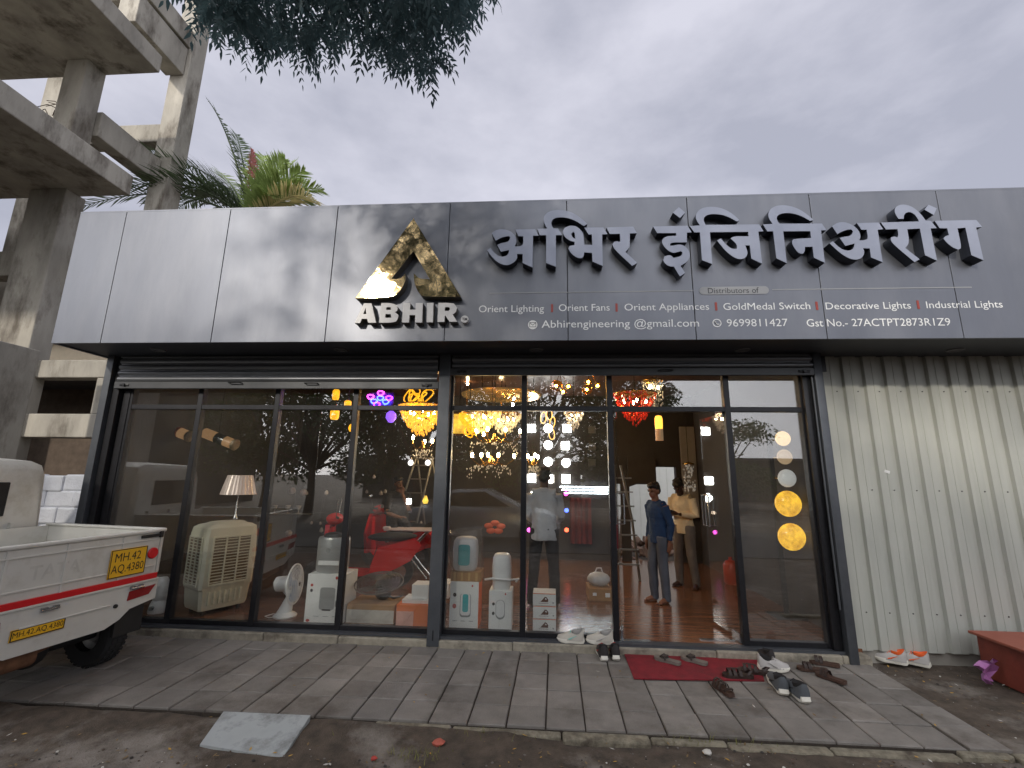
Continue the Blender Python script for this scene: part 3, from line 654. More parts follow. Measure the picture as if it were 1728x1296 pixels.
b = B(); b.tube([(-3.2,-9.2,-.2),(-3.1,-9.1,1.5),(-2.9,-8.8,3.2),(-2.4,-7.6,5),(-1.8,-6,6.2),(-1.3,-3.8,6.6),(-1.1,-2.7,6.3)],[.24,.19,.16,.12,.08,.05,.02],10)
for q in ((-4.6,-7.5,6.8),(-.4,-6.2,7.2),(-3,-5,6.9),(.2,-7.8,7.4)): b.tube([(-2.9,-8.8,3.2),(Vector((-2.9,-8.8,3.2))+Vector(q))/2+Vector((0,0,.5)),q],[.1,.07,.02],8)
b.build('trunk', mat('tree bark', lin(92,80,68), .95, bump=.8, bs=18), neem, world=True)
# ------------------------------------------------------------------ trees, houses and a car across the road, seen mirrored in the glass
def tree(loc, h, r, seed, label, n=9000, lw=.2):
    rg = random.Random(seed); t = thing('roadside_tree', label, 'tree', loc, 0, 'trees across the road')
    b = B(); L_ = B(); th = h*.24
    b.tube([(0,0,0),(.08,.05,th*.5),(0,0,th),(.1,0,h*.7)],[.22,.17,.15,.05],9); cl_ = []
    for i in range(24):
        a = rg.uniform(0,6.283); q = Vector((r*rg.uniform(.25,.85)*math.cos(a), r*rg.uniform(.25,.85)*math.sin(a), h*rg.uniform(.26,.95)))
        b.tube([(0,0,th*.9),(q.x*.5,q.y*.5,(th+q.z)/2+.2),q],[.09,.05,.015],6); cl_.append((q, rg.uniform(.28,.5)*r))
    for i in range(n):
        q, cr = rg.choice(cl_); v = Vector((rg.gauss(0,1),rg.gauss(0,1),rg.gauss(0,1))).normalized()*cr*rg.random()**.45; v.z *= .6
        o = q+v
        if sun_gap(o+Vector(loc),.5) and rg.random() < .85: continue
        d = Vector((rg.uniform(-1,1),rg.uniform(-1,1),rg.uniform(-1,.4))).normalized(); s = d.cross(Vector((rg.uniform(-1,1),rg.uniform(-1,1),rg.uniform(-1,1)))).normalized()
        l = lw*rg.uniform(.7,1.4); L_.add([o, o+d*l*.5+s*l*.28, o+d*l, o+d*l*.5-s*l*.28],[(0,1,2,3)])
    b.build('trunk', mat('tree bark', (.1,.1,.1)), t); L_.build('crown', mat('tree leaf', lin(66,86,44), .5, var=.3, vs=1, leaf=.35), t, recalc=False)
    return t
tree((-10.5,-15,-.15),9.0,4.2,1,'tall bushy tree across the road, mirrored left in the shop glass')
tree((-5.2,-13.5,-.15),9.5,4.0,2,'tall spreading tree across the road, mirrored beside the steel pillar')
tree((-.2,-14.5,-.15),9.0,4.2,3,'dense leafy tree across the road, mirrored around the centre panes')
tree((4.0,-16.5,-.15),7.2,3.2,4,'small round tree across the road, mirrored in the open doorway')
tree((-8.0,-18,-.15),7.5,3.8,7,'bushy tree across the road behind two taller ones, mirrored in the third pane')
tree((-2.8,-18.5,-.15),7.0,3.8,8,'broad tree across the road set back between two taller ones')
tree((-14.2,-17.5,-.15),7.5,3.6,9,'leafy tree across the road beside the grey two storey building')
tree((11.5,-25,-.15),5.2,3.4,5,'low distant tree across the road, mirrored in the right pane')
tree((8.2,-26,-.15),4.6,2.8,6,'low spindly tree across the road, mirrored next to the glass door',3200)
for x0_, x1_, y0_, h_, lb in ((-34,-19,-18,7.5,'grey two storey building across the road on the left'),(-14,3,-30,2.6,'long low dark shed across the road behind the trees'),(4,26,-34,3.2,'low flat roofed house across the road on the right')):
    t = thing('roadside_house', lb, 'building', ((x0_+x1_)/2,y0_-3,-.15)); b = B(); b.bx(x0_,x1_,y0_-6,y0_,-.15,h_); b.build('wall', mat('grey roadside render', lin(66,64,60), .9, var=.15), t, world=True)
    b = B(); b.bx(x0_-.3,x1_+.3,y0_-6.3,y0_+.3,h_,h_+.2); b.build('roof', mat('dull roof', lin(96,94,92), .9), t, world=True)
    x = x0_+1
    while x < x1_-1.4: B().bx(x,x+1.1,y0_-.02,y0_+.04,.9,2.1).build('window', frame_m, t, world=True); x += 3.1
car = thing('parked_car', 'silver saloon car parked behind the camera, mirrored in the shop glass', 'car', (-1.6,-8.0,-.15))
def section(x, w, z0, z1): return [(x,-w,z0),(x,-w*1.02,(z0+z1)/2),(x,-w*.92,z1),(x,w*.92,z1),(x,w*1.02,(z0+z1)/2),(x,w,z0)]
def loft(b, secs, mi=0, sm=True):
    n = len(secs[0]); vs = [p for s in secs for p in s]
    b.add(vs, [(i*n+j,i*n+(j+1)%n,(i+1)*n+(j+1)%n,(i+1)*n+j) for i in range(len(secs)-1) for j in range(n)]+[tuple(range(n)),tuple((len(secs)-1)*n+j for j in reversed(range(n)))], mi, sm)
cpaint = mat('silver car paint', lin(190,192,195), .22, .6, var=.03)
b = B(); loft(b,[section(-1.52,.7,.4,.75),section(-2.0,.82,.28,.92),section(-1.0,.85,.25,1.0),section(.9,.85,.25,.98),section(1.8,.82,.28,.85),section(2.1,.7,.38,.62)]); b.build('body', cpaint, car)
b = B(); loft(b,[section(-1.55,.6,.95,.98),section(-.9,.72,.95,1.42),section(.1,.72,.95,1.47),section(1.0,.66,.95,1.0)]); g_ = b.build('cabin', cpaint, car)
for s_ in (-1,1):
    B().prism([[(-1.3,1.02),(-.82,1.36),(.05,1.41),(.75,1.02)]], lambda u,v:(u,.755*s_*(1-.12*(v-1)),v),(0,-.04*s_,0)).build('window', frame_m, car, recalc=True)
    for x in (-1.3,1.3):
        w_ = B(); w_.cyl((x,.7*s_,.3),(x,.86*s_,.3),.3,None,24); w_ = w_.build('wheel', mat('tyre rubber', lin(38,37,37), .9, bump=.3), car)
        c_ = B(); c_.cyl((x,.85*s_,.3),(x,.875*s_,.3),.18,None,16); c_.build('rim', steel, w_)
    c_ = B(); c_.box((1.92,.6*s_,.68),(.2,.3,.14),0,0,.03); c_.build('headlight', mat('headlamp lens', lin(220,220,220), .1), car)
# ------------------------------------------------------------------ small white pickup truck
TR = Vector((-3.95,-1.48,-.1)); ta = R(172); fw = Vector((math.cos(ta),math.sin(ta),0)); lf = Vector((-math.sin(ta),math.cos(ta),0))
def tail(px, py, X=0.0):
    o = TR+fw*X; r = ray(px,py); c = Vector((0,-DC,HC)); k = (o-c).dot(fw)/r.dot(fw); p = c+r*k-TR
    return p.dot(lf), p.z
tw = mat('white truck paint', lin(206,204,196), .38, 0, var=.05, vs=3, dirt=lin(158,150,134), ds=2.2, dth=(.5,.8)); blk = mat('black chassis', lin(34,33,32), .7, var=.2); rub = mat('tyre rubber', (.02,.02,.02))
redr = mat('red reflective tape', lin(205,22,30), .4, var=.05); ye = mat('yellow number plate', lin(232,178,30), .5, var=.04); plk = mat('black plate lettering', lin(22,20,18), .6); rust = mat('rusty exhaust', lin(120,84,60), .85, var=.35, vs=9, bump=.5)
truck = thing('pickup_truck', 'small white pickup truck parked tail first with yellow number plates', 'truck', TR, ta)
b = B()                                                        # cargo bed
b.bx(.0,1.52,-.75,-.715,.80,1.2,0,.008); b.bx(.0,1.52,.715,.75,.80,1.2,0,.008); b.bx(1.49,1.52,-.714,.714,.80,1.2); b.bx(.03,1.51,-.72,.72,.76,.80)
b.bx(-.005,1.53,-.765,-.705,1.2,1.225,0,.008); b.bx(.0,1.53,.705,.765,1.2,1.225,0,.008)
for x in (.25,.65,1.05,1.4): b.bx(x,x+.05,-.765,-.75,.8,1.2,0,.006); b.bx(x,x+.05,.75,.765,.8,1.2,0,.006)
bed = b.build('cargo_bed', tw, truck)
b = B(); b.bx(-.012,.022,-.70,.70,.80,1.19,0,.008); b.bx(-.03,.03,-.745,.745,1.192,1.222,0,.01); b.bx(-.022,-.008,-.68,.68,.87,.885,0,.004); b.bx(-.022,-.008,-.68,.68,1.12,1.135,0,.004)
for y in (-.72,-.35,.1,.5): b.bx(-.02,-.005,y,y+.02,.80,1.19,0,.004)
tg = b.build('tailgate', tw, truck)
b = B(); yA, zA = tail(45,975); yB, zB = tail(135,955)
put_text(b,'TATA',lambda u,v:(-.0145,yA-u,.94+v),yA-yB,.11,.015); b.build('embossed_letters', mat('white embossed paint', lin(198,196,188), .4, dirt=lin(150,142,128), ds=2.2), tg, recalc=False)
b = B(); b.bx(-.028,-.008,-.715,.74,.755,.805,0,.003); b.build('reflective_stripe', redr, truck)
def plate(c, w, h, rows, par, bs_, outline=True):
    b = B(); b.box((-.024,c[0],c[1]),(.008,w,h),0,0,.002)
    if outline:
        for s_ in (-1,1): b.box((-.0285,c[0]+s_*(w/2-.006),c[1]),(.002,.007,h-.005),0,1); b.box((-.0285,c[0],c[1]+s_*(h/2-.006)),(.002,w-.02,.007),0,1)
    for s_, u0, v0, ww, hh in rows: put_text(b, s_, lambda u,v:(-.0292,c[0]+w/2-(u0*w+u),c[1]-h/2+v0*h+v), ww*w, hh*h, 0, 1)
    return b.build('number_plate', [ye,plk], par, recalc=False)
c1, c2 = tail(213,948), tail(61,1062); wp = abs(tail(184,950)[0]-tail(244,948)[0]); hp = abs(tail(214,926)[1]-tail(214,972)[1])
plate(c1, wp, hp, [('MH.42',.12,.56,.7,.3),('AQ.4380',.06,.12,.88,.34)], tg, 0)
b = B(); yR, zR = tail(255,933); b.lathe([(0,-.012),(.045,-.012),(.052,-.004),(.052,.004)],(-.022,yR,zR),24,0,(1,0,0)); b.build('round_reflector', redr, tg)
for px, py in ((252,904),):
    y, z = tail(px,py); b = B(); b.box((-.026,y,z),(.016,.19,.03),0,0,.004); b.box((-.03,y-.1,z+.005),(.03,.03,.06),0,0,.004); b.build('latch', blk, tg)
b = B()                                                         # rear valance with lamps
zc0 = tail(150,1050)[1]
b.prism([[(.742,.755),(.742,.50),(.55,.47),(.40,.40),(-.30,.40),(-.42,.45),(-.50,.52),(-.742,.56),(-.742,.755)]], lambda u,v:(-.015,u,v),(.05,0,0)); b.bx(-.03,-.014,-.74,.74,.735,.755,0,.004)
b.box((-.022,.02,.60),(.02,.66,.012),0,0,.004)
val = b.build('rear_valance', tw, truck, recalc=False)
plate(c2, abs(tail(16,1068)[0]-tail(107,1053)[0]), .085, [('MH.42.AQ.4380',.04,.22,.92,.55)], val, False)
tl_ = mat('dark red tail lamp', lin(140,34,34), .2, var=.1)
for s_ in (-1,1):
    B().prism([[(s_*.72,.695),(s_*.47,.68),(s_*.46,.60),(s_*.66,.615)]], lambda u,v:(-.024,u,v),(.02,0,0)).build('tail_light', tl_, truck)
    pass
b = B(); b.cyl((-.03,-.36,.58),(-.01,-.36,.58),.017); b.build('tow_eye', blk, val)
for px, py in ((80,1027),(227,991)):
    y, z = tail(px,py); b = B(); b.cyl((-.035,y-.06,z),(-.035,y+.06,z),.012); b.box((-.03,y-.04,z+.01),(.02,.04,.02)); b.box((-.03,y+.04,z+.01),(.02,.04,.02)); b.build('hinge', steel, tg)
b = B(); b.bx(.1,2.9,-.42,-.34,.42,.56); b.bx(.1,2.9,.34,.42,.42,.56)
for x in (.12,1.0,2.0): b.bx(x,x+.08,-.34,.34,.44,.54)
b.cyl((.36,-.53,.29),(.36,.53,.29),.05); b.sph((.36,0,.29),.13); b.bx(.1,.75,-.72,-.42,.56,.60); b.build('chassis', blk, truck)
b = B(); b.cyl((.16,.12,.33),(.16,.62,.33),.085,None,20); b.tube([(.16,.12,.33),(.2,-.05,.35),(.5,-.15,.36)],.025,8); b.build('exhaust', rust, truck)
for s_ in (-1,1):
    B().bx(.05,.075,s_*.70,s_*.44,.28,.56,0,.004).build('mud_flap', blk, truck)
    for x in (.36,2.3):
        w_ = B(); y0 = s_*.53; w_.lathe([(.15,-.085),(.26,-.088),(.282,-.07),(.29,-.04),(.29,.04),(.282,.07),(.26,.088),(.15,.085)],(x,y0,.29),32,0,(0,1,0))
        for i in range(36):
            a = i*math.pi/18
            for dy in (-.05,0,.05): w_.box((x+.29*math.cos(a),y0+dy,.29+.29*math.sin(a)),(.012,.036,.028),0,0,0,Matrix.Rotation(-a,3,'Y'))
        w_ = w_.build('wheel', rub, truck); c_ = B(); c_.lathe([(0,.03),(.08,.03),(.1,.0),(.15,.02),(.155,.0),(.155,-.06)],(x,y0,.29),24,0,(0,-s_,0)); c_.build('rim', mat('painted steel rim', lin(150,150,150), .5, .4), w_)
b = B()
def csec(x, hw, z1, r): 
    return [(x,-hw,.5),(x,-hw-.02,1.0),(x,-hw+.03,z1-r),(x,-hw+.03+r*.3,z1-r*.3),(x,-hw+.03+r,z1),(x,hw-.03-r,z1),(x,hw-.03-r*.3,z1-r*.3),(x,hw-.03,z1-r),(x,hw+.02,1.0),(x,hw,.5)]
loft(b,[csec(1.60,.66,1.82,.16),csec(1.65,.71,1.88,.15),csec(2.3,.72,1.92,.12),csec(2.7,.71,1.86,.12),csec(3.02,.70,1.2,.1),csec(3.12,.68,.95,.1)])
cabo = b.build('cab', tw, truck)
B().bx(1.575,1.605,-.36,.42,1.32,1.66,0,.01).build('rear_window', frame_m, cabo)
for s_ in (-1,1): B().prism([[(1.9,1.2),(1.92,1.7),(2.6,1.7),(2.85,1.2)]], lambda u,v:(u,s_*(.745-.055*(v-1)),v),(0,-.03*s_,0)).build('side_window', frame_m, cabo)
b = B(); b.bx(1.57,1.595,-.5,.5,.84,.88); 
for y in (-.45,0,.45): b.bx(1.56,1.595,y,y+.03,.84,1.25)
b.build('rear_rib', tw, cabo)
# ------------------------------------------------------------------ people
skin_m = {}
def hand(b, w, d, up, curl, side, k=1.0):
    """palm, four fingers of unequal length and a thumb; d: along the hand, up: back of the hand, side: towards the thumb"""
    d = Vector(d).normalized(); up = Vector(up); up = (up-d*up.dot(d)).normalized(); t = d.cross(up)*side
    m = Matrix((t, d, up)).transposed()
    b.sph(w+d*.045*k, (.040*k,.055*k,.017*k), 12, 0, m)
    for i,(o,l) in enumerate(((.028,.072),(.0095,.08),(-.0095,.075),(-.028,.06))):
        p = w+d*.085*k+t*o*k; a = curl*(1+.12*i); path=[p-d*.03*k, p]
        dd = d.copy(); 
        for j in range(3):
            a_ = a*(j+.4)/2.2; dd = (d*math.cos(a_)-up*math.sin(a_)); p = p+dd*l*k*(.42,.32,.26)[j]; path.append(p)
        b.tube(path, [.0105*k,.0105*k,.0095*k,.0088*k,.0075*k], 8)
    p = w+d*.02*k+t*.03*k; path=[p, p+(t*.7+d*.6)*.035*k, p+(t*.6+d*.9-up*.35*curl)*.062*k, p+(t*.35+d*1.1-up*.7*curl)*.082*k]
    b.tube(path, [.014*k,.0125*k,.0105*k,.0085*k], 8)
def person(label, loc, rz, H, skin, shirt, trouser, arms, legs=None, head=(0,0,0), hem=.84, lean=0., sit=None, hairc=(.012,.011,.011), sleeve=1.0, vox=.009, shoes=None):
    k = H/1.7; P = thing('person', label, 'person', loc, rz)
    V = lambda x,y,z: Vector((x,y,z))*k
    legs = legs or [[(.09,0,.9),(.105,-.02,.49),(.11,.03,.085)],[(-.09,0,.9),(-.105,-.02,.49),(-.11,.03,.085)]]
    Ln = Matrix.Rotation(lean,4,'X')
    def tl(v): v = Vector(v); q = v-Vector((0,0,.95)); return ((Ln.to_3x3()@q)+Vector((0,0,.95)))*k
    yaw, pit, rol = head; nk = Vector((0,.0,1.47)); Hm = Matrix.Rotation(yaw,3,'Z')@Matrix.Rotation(pit,3,'X')@Matrix.Rotation(rol,3,'Y')
    def hd(v): return tl(Hm@(Vector(v)-nk)+nk)
    LH = Ln.to_3x3()@Hm
    b = B()
    def sp(bb,c,r,f=tl,m=None): bb.sph(f(c), tuple(q*k for q in r), 16, 0, m if m is not None else Ln.to_3x3())
    sp(b,(0,.01,.94),(.15,.1,.12)); sp(b,(0,.01,1.1),(.135,.09,.16)); sp(b,(0,.005,1.27),(.155,.1,.17))
    b.tube([tl((-.15,.01,1.37)),tl((.15,.01,1.37))],.06*k,12); b.tube([tl((0,.015,1.36)),hd((0,-.005,1.53))],[.062*k,.052*k],12)
    sp(b,(0,.012,1.605),(.074,.093,.098),hd,LH); sp(b,(0,-.035,1.545),(.055,.058,.06),hd,LH); sp(b,(0,-.06,1.512),(.028,.026,.02),hd,LH)
    b.tube([hd((0,-.083,1.605)),hd((0,-.105,1.562))],[.010*k,.017*k],8); sp(b,(.073,.012,1.58),(.012,.022,.033),hd,LH); sp(b,(-.073,.012,1.58),(.012,.022,.033),hd,LH)
    sp(b,(.0,-.088,1.532),(.026,.011,.007),hd,LH); sp(b,(0,-.086,1.522),(.022,.011,.007),hd,LH)
    sp(b,(.03,-.078,1.617),(.022,.014,.008),hd,LH); sp(b,(-.03,-.078,1.617),(.022,.014,.008),hd,LH)
    for lg in legs:
        q = [V(*p) for p in lg]
        cal = q[1].lerp(q[2],.3); b.tube([q[0],q[1],cal,q[2]],[.078*k,.055*k,.056*k,.036*k],12)
        if shoes is None:
            fx = lg[3] if len(lg) > 3 else (0,-1,0); f = Vector(fx).normalized(); s = Vector((f.y,-f.x,0)); an = q[2]
            b.tube([an+f*-.03*k+Vector((0,0,-.055*k)),an+f*.06*k+Vector((0,0,-.045*k)),an+f*.15*k+Vector((0,0,-.063*k))],[.032*k,.038*k,.026*k],10)
            b.tube([an+Vector((0,0,.01*k)),an+f*.03*k+Vector((0,0,-.045*k))],[.036*k,.036*k],10)
            for i in range(5): b.sph(an+f*(.185-.012*abs(i-1))*k+s*(.034-.017*i)*k*(1 if q[0].x > 0 else -1)+Vector((0,0,-.07*k)),(.011*k if i else .014*k),8)
    for sg, a in zip((1,-1), arms):
        sh, el, wr = tl((.175*sg,.01,1.37)), V(*a[0]), V(*a[1])
        b.tube([sh,sh.lerp(el,.5),el,el.lerp(wr,.3),wr],[.05*k,.046*k,.038*k,.04*k,.027*k],10)
        hand(b, wr, a[2], a[3], a[4], a[5], k)
    sm = mat('skin '+str(skin), lin(*skin), .55, var=.08)
    mesh_obj('body', remeshed(b, vox*k*.85, 2), sm, P)
    # hair: a cap over the crown, back and sides
    b = B(); sp(b,(0,.026,1.632),(.083,.094,.088),hd,LH); sp(b,(0,.062,1.585),(.072,.058,.075),hd,LH); sp(b,(0,-.03,1.675),(.066,.062,.045),hd,LH); sp(b,(.02,-.062,1.68),(.04,.028,.03),hd,LH)
    for i in range(40):
        a_, e_ = rnd.uniform(0,6.283), rnd.uniform(.15,1.2); o_ = (math.cos(a_)*math.cos(e_)*.08, .026+math.sin(a_)*math.cos(e_)*.092, 1.632+math.sin(e_)*.085); sp(b,o_,(.016,.016,.016),hd,LH)
    mesh_obj('hair', wrinkle(remeshed(b, .009*k, 1), .008, 40, H), mat('black hair', hairc, .5, var=.3), P)
    for s_ in (-1,1):
        b = B(); sp(b,(.031*s_,-.0825,1.6),(.013,.008,.0075),hd,LH); b.build('eye', mat('dark eye', (.02,.015,.012), .2), P)
        b = B(); b.tube([hd((.014*s_,-.095,1.62)),hd((.03*s_,-.094,1.628)),hd((.05*s_,-.08,1.62))],.0042*k,6); b.build('eyebrow', mat('black hair', hairc), P)
    # shirt
    b = B(); sp(b,(0,.01,1.1),(.160,.115,.18)); sp(b,(0,.006,1.27),(.176,.122,.17)); b.tube([tl((-.155,.012,1.375)),tl((.155,.012,1.375))],.07*k,12); b.tube([tl((0,.016,1.40)),tl((0,.01,1.45))],[.085*k,.064*k],12)
    for i,(z,rx,ry) in enumerate(((1.15,.155,.115),(1.0,.158,.118),(hem,.172,.13))):
        if i: b.lathe([(pr[1]*0,pr[0]),(pr[1],pr[0]),(rx,z),(0,z)],(0,.01,0),24,0,None,1,.74) if False else None
        pr = (z,rx,ry)
    vs=[]; zs=((1.2,.15,.11),(1.08,.155,.112),(.96,.163,.118),(hem,.176,.13))
    for z,rx,ry in zs:
        for j in range(24):
            t = 6.2832*j/24; rr = 1+.03*math.sin(5*t+z*9); vs.append(tl((rx*rr*math.cos(t),.01+ry*rr*math.sin(t),z+.006*math.sin(4*t))))
    b.add(vs,[(i*24+j,i*24+(j+1)%24,(i+1)*24+(j+1)%24,(i+1)*24+j) for i in range(3) for j in range(24)]+[tuple(range(24)),tuple(72+j for j in reversed(range(24)))],0,True)
    for sg, a in zip((1,-1), arms):
        sh, el, wr = tl((.172*sg,.01,1.37)), V(*a[0]), V(*a[1])
        if sleeve >= 1: en = wr.lerp(el,.1); b.tube([sh,sh.lerp(el,.5),el,el.lerp(en,.35),en],[.068*k,.06*k,.053*k,.053*k,.04*k],12)
        else: b.tube([sh,sh.lerp(el,.8)],[.07*k,.066*k],12)
        for i in range(3): c = el.lerp(sh,.12*i); b.sph(c,(.055*k,.055*k,.022*k),10)
    mesh_obj('shirt', wrinkle(remeshed(b, vox*k, 2), .0075, 13, H), mat('cloth '+str(shirt), lin(*shirt), .85, var=.1, vs=5, bump=.5, bs=16), P)
    # trousers
    b = B(); sp(b,(0,.01,.93),(.160,.115,.12),lambda v:Vector(v)*k)
    for lg in legs:
        q = [V(*p) for p in lg]; dn = q[2]+Vector((0,0,-.035*k))
        b.tube([q[0]+Vector((0,0,.04*k)),q[0].lerp(q[1],.5),q[1],q[1].lerp(dn,.5),dn],[.098*k,.085*k,.072*k,.066*k,.062*k],14)
        for i in range(4): c = dn.lerp(q[1],.1*i); b.sph(c,(.068*k,.068*k,.018*k),10,0,Matrix.Rotation(.3*(-1)**i,3,'Y'))
    mesh_obj('trousers', wrinkle(remeshed(b, vox*k, 2), .008, 11, H), mat('cloth '+str(trouser), lin(*trouser), .9, var=.15, vs=6, bump=.6, bs=14), P)
    if shoes is not None:
        for lg in legs:
            q = V(*lg[2]); b = B(); b.sph(q+Vector((0,-.07*k,-.04*k)),(.05*k,.135*k,.045*k),12); b.build('shoe', mat('dark shoe', lin(40,36,34), .5), P)
    return P
o = FL(1116,1016,0)
boy = person('barefoot boy in a blue long sleeved shirt standing inside the open glass door', (o.x,o.y,0), R(-62), 1.62, (132,88,66), (30,56,92), (88,92,102),
    [[(.215,.06,1.1),(.2,.03,.86),(0,-.1,-1),(1,0,.1),.45,-1],[(-.215,.05,1.1),(-.20,-.03,.86),(0,-.15,-1),(-1,0,.1),.45,1]],
    legs=[[(.085,0,.88),(.09,-.01,.48),(.09,.03,.085),(0.1,-1,0)],[(-.085,0,.88),(-.095,-.05,.48),(-.10,-.03,.085),(-.15,-1,0)]], head=(R(10),R(12),0), hem=.83, lean=R(2))
o = FL(1160,990,0)
man = person('man in a cream shirt and grey trousers reading a phone behind the boy', (o.x,o.y,0), R(-46), 1.70, (70,48,40), (214,194,160), (112,104,98),
    [[(.235,-.02,1.1),(.07,-.24,1.13),(-.75,-.75,.05),(.1,-.4,-1),.7,1],[(-.235,-.02,1.1),(-.06,-.24,1.13),(.75,-.75,.05),(-.1,-.4,-1),.7,-1]],
    legs=[[(.09,0,.9),(.12,-.03,.49),(.15,.02,.085),(.3,-1,0)],[(-.09,0,.9),(-.11,-.03,.49),(-.12,.0,.085),(-.2,-1,0)]], head=(R(6),R(38),0), hem=.82, lean=R(4))
ph = thing('phone', 'dark mobile phone held in both hands by the man in cream', 'phone', man.location+Matrix.Rotation(R(-46),3,'Z')@Vector((0,-.315,1.165)), R(-46))
b = B(); b.box((0,0,0),(.075,.15,.009),0,0,.004,Matrix.Rotation(R(-25),3,'X')); b.build('case', blk, ph)
b = B(); b.box((0,.002,.0052),(.066,.136,.001),0,0,0,Matrix.Rotation(R(-25),3,'X')); b.build('screen', glow('phone screen', (.5,.55,.6), .5), ph)
person('man in a pale grey shirt and black trousers seen from behind through the glass', (.04,1.15,0), R(176), 1.80, (84,58,46), (186,190,196), (30,29,32),
    [[(.225,-.04,1.1),(.17,-.24,1.0),(-.1,-1,.1),(.3,0,1),.5,-1],[(-.225,-.04,1.1),(-.17,-.24,1.0),(.1,-1,.1),(-.3,0,1),.5,1]],
    legs=[[(.09,0,.9),(.13,-.01,.49),(.16,.02,.085)],[(-.09,0,.9),(-.12,-.02,.49),(-.14,.02,.085)]], head=(R(-6),R(10),0), hem=.80, vox=.01)
o = FL(668,975,0)
person('man in a black shirt sitting behind the folding table with a hand at his chin', (W(668,900,3.1).x,3.1,-.02), R(28), 1.66, (120,84,64), (34,32,34), (40,38,40),
    [[(.2,-.2,1.05),(.04,-.2,1.40),(-.1,-.2,1),(.2,1,0),1.2,1],[(-.22,-.18,1.05),(-.03,-.42,1.0),(.6,-.8,.1),(0,0,1),.6,1]],
    legs=[[(.09,-.02,.88),(.12,-.42,.86),(.12,-.44,.42)],[(-.09,-.02,.88),(-.12,-.42,.86),(-.13,-.42,.42)]], head=(R(20),R(8),R(-8)), sleeve=.5, hem=.86, vox=.011, shoes=True)
st_ = thing('stool', 'low dark stool under the man in black behind the folding table', 'stool', (W(668,900,3.1).x,3.1,0)); b = B(); b.cyl((0,0,.74),(0,0,.8),.17,None,20); b.build('seat', blk, st_)
for x_, y_ in ((.12,.12),(-.12,.12),(.12,-.12),(-.12,-.12)): b = B(); b.tube([(x_,y_,.74),(x_*1.3,y_*1.3,0)],.014,8); b.build('leg', steel, st_)
# ------------------------------------------------------------------ goods in the window
wp_ = mat('white plastic', lin(238,238,236), .35, var=.03); card = mat('brown cardboard', lin(168,128,84), .85, var=.1, vs=5); cw_ = mat('white printed carton', lin(240,240,236), .6, var=.03); orange_m = mat('orange carton', lin(240,118,38), .6, var=.05); teal = mat('teal panel', lin(60,178,182), .25, var=.05)
gry = mat('grey print', lin(140,144,142), .6); dk = mat('dark print', lin(52,50,50), .6); rdp = mat('red print', lin(190,70,60), .6); steelg = mat('satin grey appliance', lin(176,178,176), .3, .4, var=.04)
poly_m = glass_mat('clear polythene', 1.5, (.9,.9,.92), .15, (.1,.2))
def width(px0, px1, py, y): return abs(W(px1,py,y).x-W(px0,py,y).x)
def carton(label, px0, px1, pyt, pyb, y, dep, mats, art=None, rz=0., z0=None, name='carton', group=None):
    """a box whose front face spans the given stretch of the photo at the depth y"""
    a_, c_ = W(px0,pyb,y), W(px1,pyb,y); zt_ = W((px0+px1)/2,pyt,y).z; zb = max(0,a_.z) if z0 is None else z0
    w, h = c_.x-a_.x, zt_-zb; t = thing(name, label, 'box', ((a_.x+c_.x)/2,y+dep/2,zb), rz, group)
    b = B(); b.bx(-w/2,w/2,-dep/2,dep/2,0,h,0,.004)
    if len(mats) > 1 and mats[1] is not None: b.bx(w/2-.001,w/2+.002,-dep/2+.004,dep/2-.004,.004,h-.004,1)
    b.build('box', [m for m in mats if m], t)
    if art: b = B(); ms = art(b, w, h, -dep/2-.0015); b.build('print', ms, t, recalc=False)
    return t, w, h
def el2(cx_, cz_, rx, rz_, y, b, mi, n=20): b.prism([[(cx_+rx*math.cos(6.2832*i/n), cz_+rz_*math.sin(6.2832*i/n)) for i in range(n)]], lambda u,v:(u,y,v), (0,.001,0), mi)
def rrect(b, cx_, cz_, w, h, r, y, mi):
    p_ = []
    for sx,sz,a0 in ((1,1,0),(-1,1,90),(-1,-1,180),(1,-1,270)):
        for i in range(5): a = R(a0+i*22.5); p_.append((cx_+sx*(w/2-r)+r*math.cos(a), cz_+sz*(h/2-r)+r*math.sin(a)))
    b.prism([p_], lambda u,v:(u,y,v), (0,.001,0), mi)
def art_heater(b,w,h,y):
    rrect(b,.06*w,.50*h,.40*w,.46*h,.03,y,0); b.box((.06*w,y,.27*h),(.22*w,.002,.03*h),0,1); el2(-.37*w,.77*h,.035*w,.03*h,y,b,2); el2(-.37*w,.66*h,.035*w,.035*h,y,b,1); el2(.27*w,.93*h,.035*w,.035*h,y,b,2)
    b.box((.38*w,y,.40*h),(.2*w,.002,.12*h),0,3); el2(-.4*w,.05*h,.05*w,.03*h,y,b,2)
    for i in range(3): b.box((-.2*w+.25*i*w,y,.14*h),(.14*w,.002,.012*h),0,0)
    return [steelg,dk,rdp,gry]
def art_geyser(b,w,h,y):
    rrect(b,.05*w,.5*h,.38*w,.50*h,.03,y,3); rrect(b,.05*w,.52*h,.34*w,.46*h,.03,y-.001,4); rrect(b,.05*w,.55*h,.2*w,.38*h,.02,y-.002,0); el2(-.33*w,.72*h,.06*w,.045*h,y,b,1); el2(-.33*w,.48*h,.07*w,.05*h,y,b,2); b.box((.28*w,y,.92*h),(.05*w,.002,.045*h),0,2)
    for i in range(3): b.box((-.3*w+.28*i*w,y,.17*h),(.15*w,.002,.012*h),0,3)
    return [teal,dk,rdp,gry,wp_]
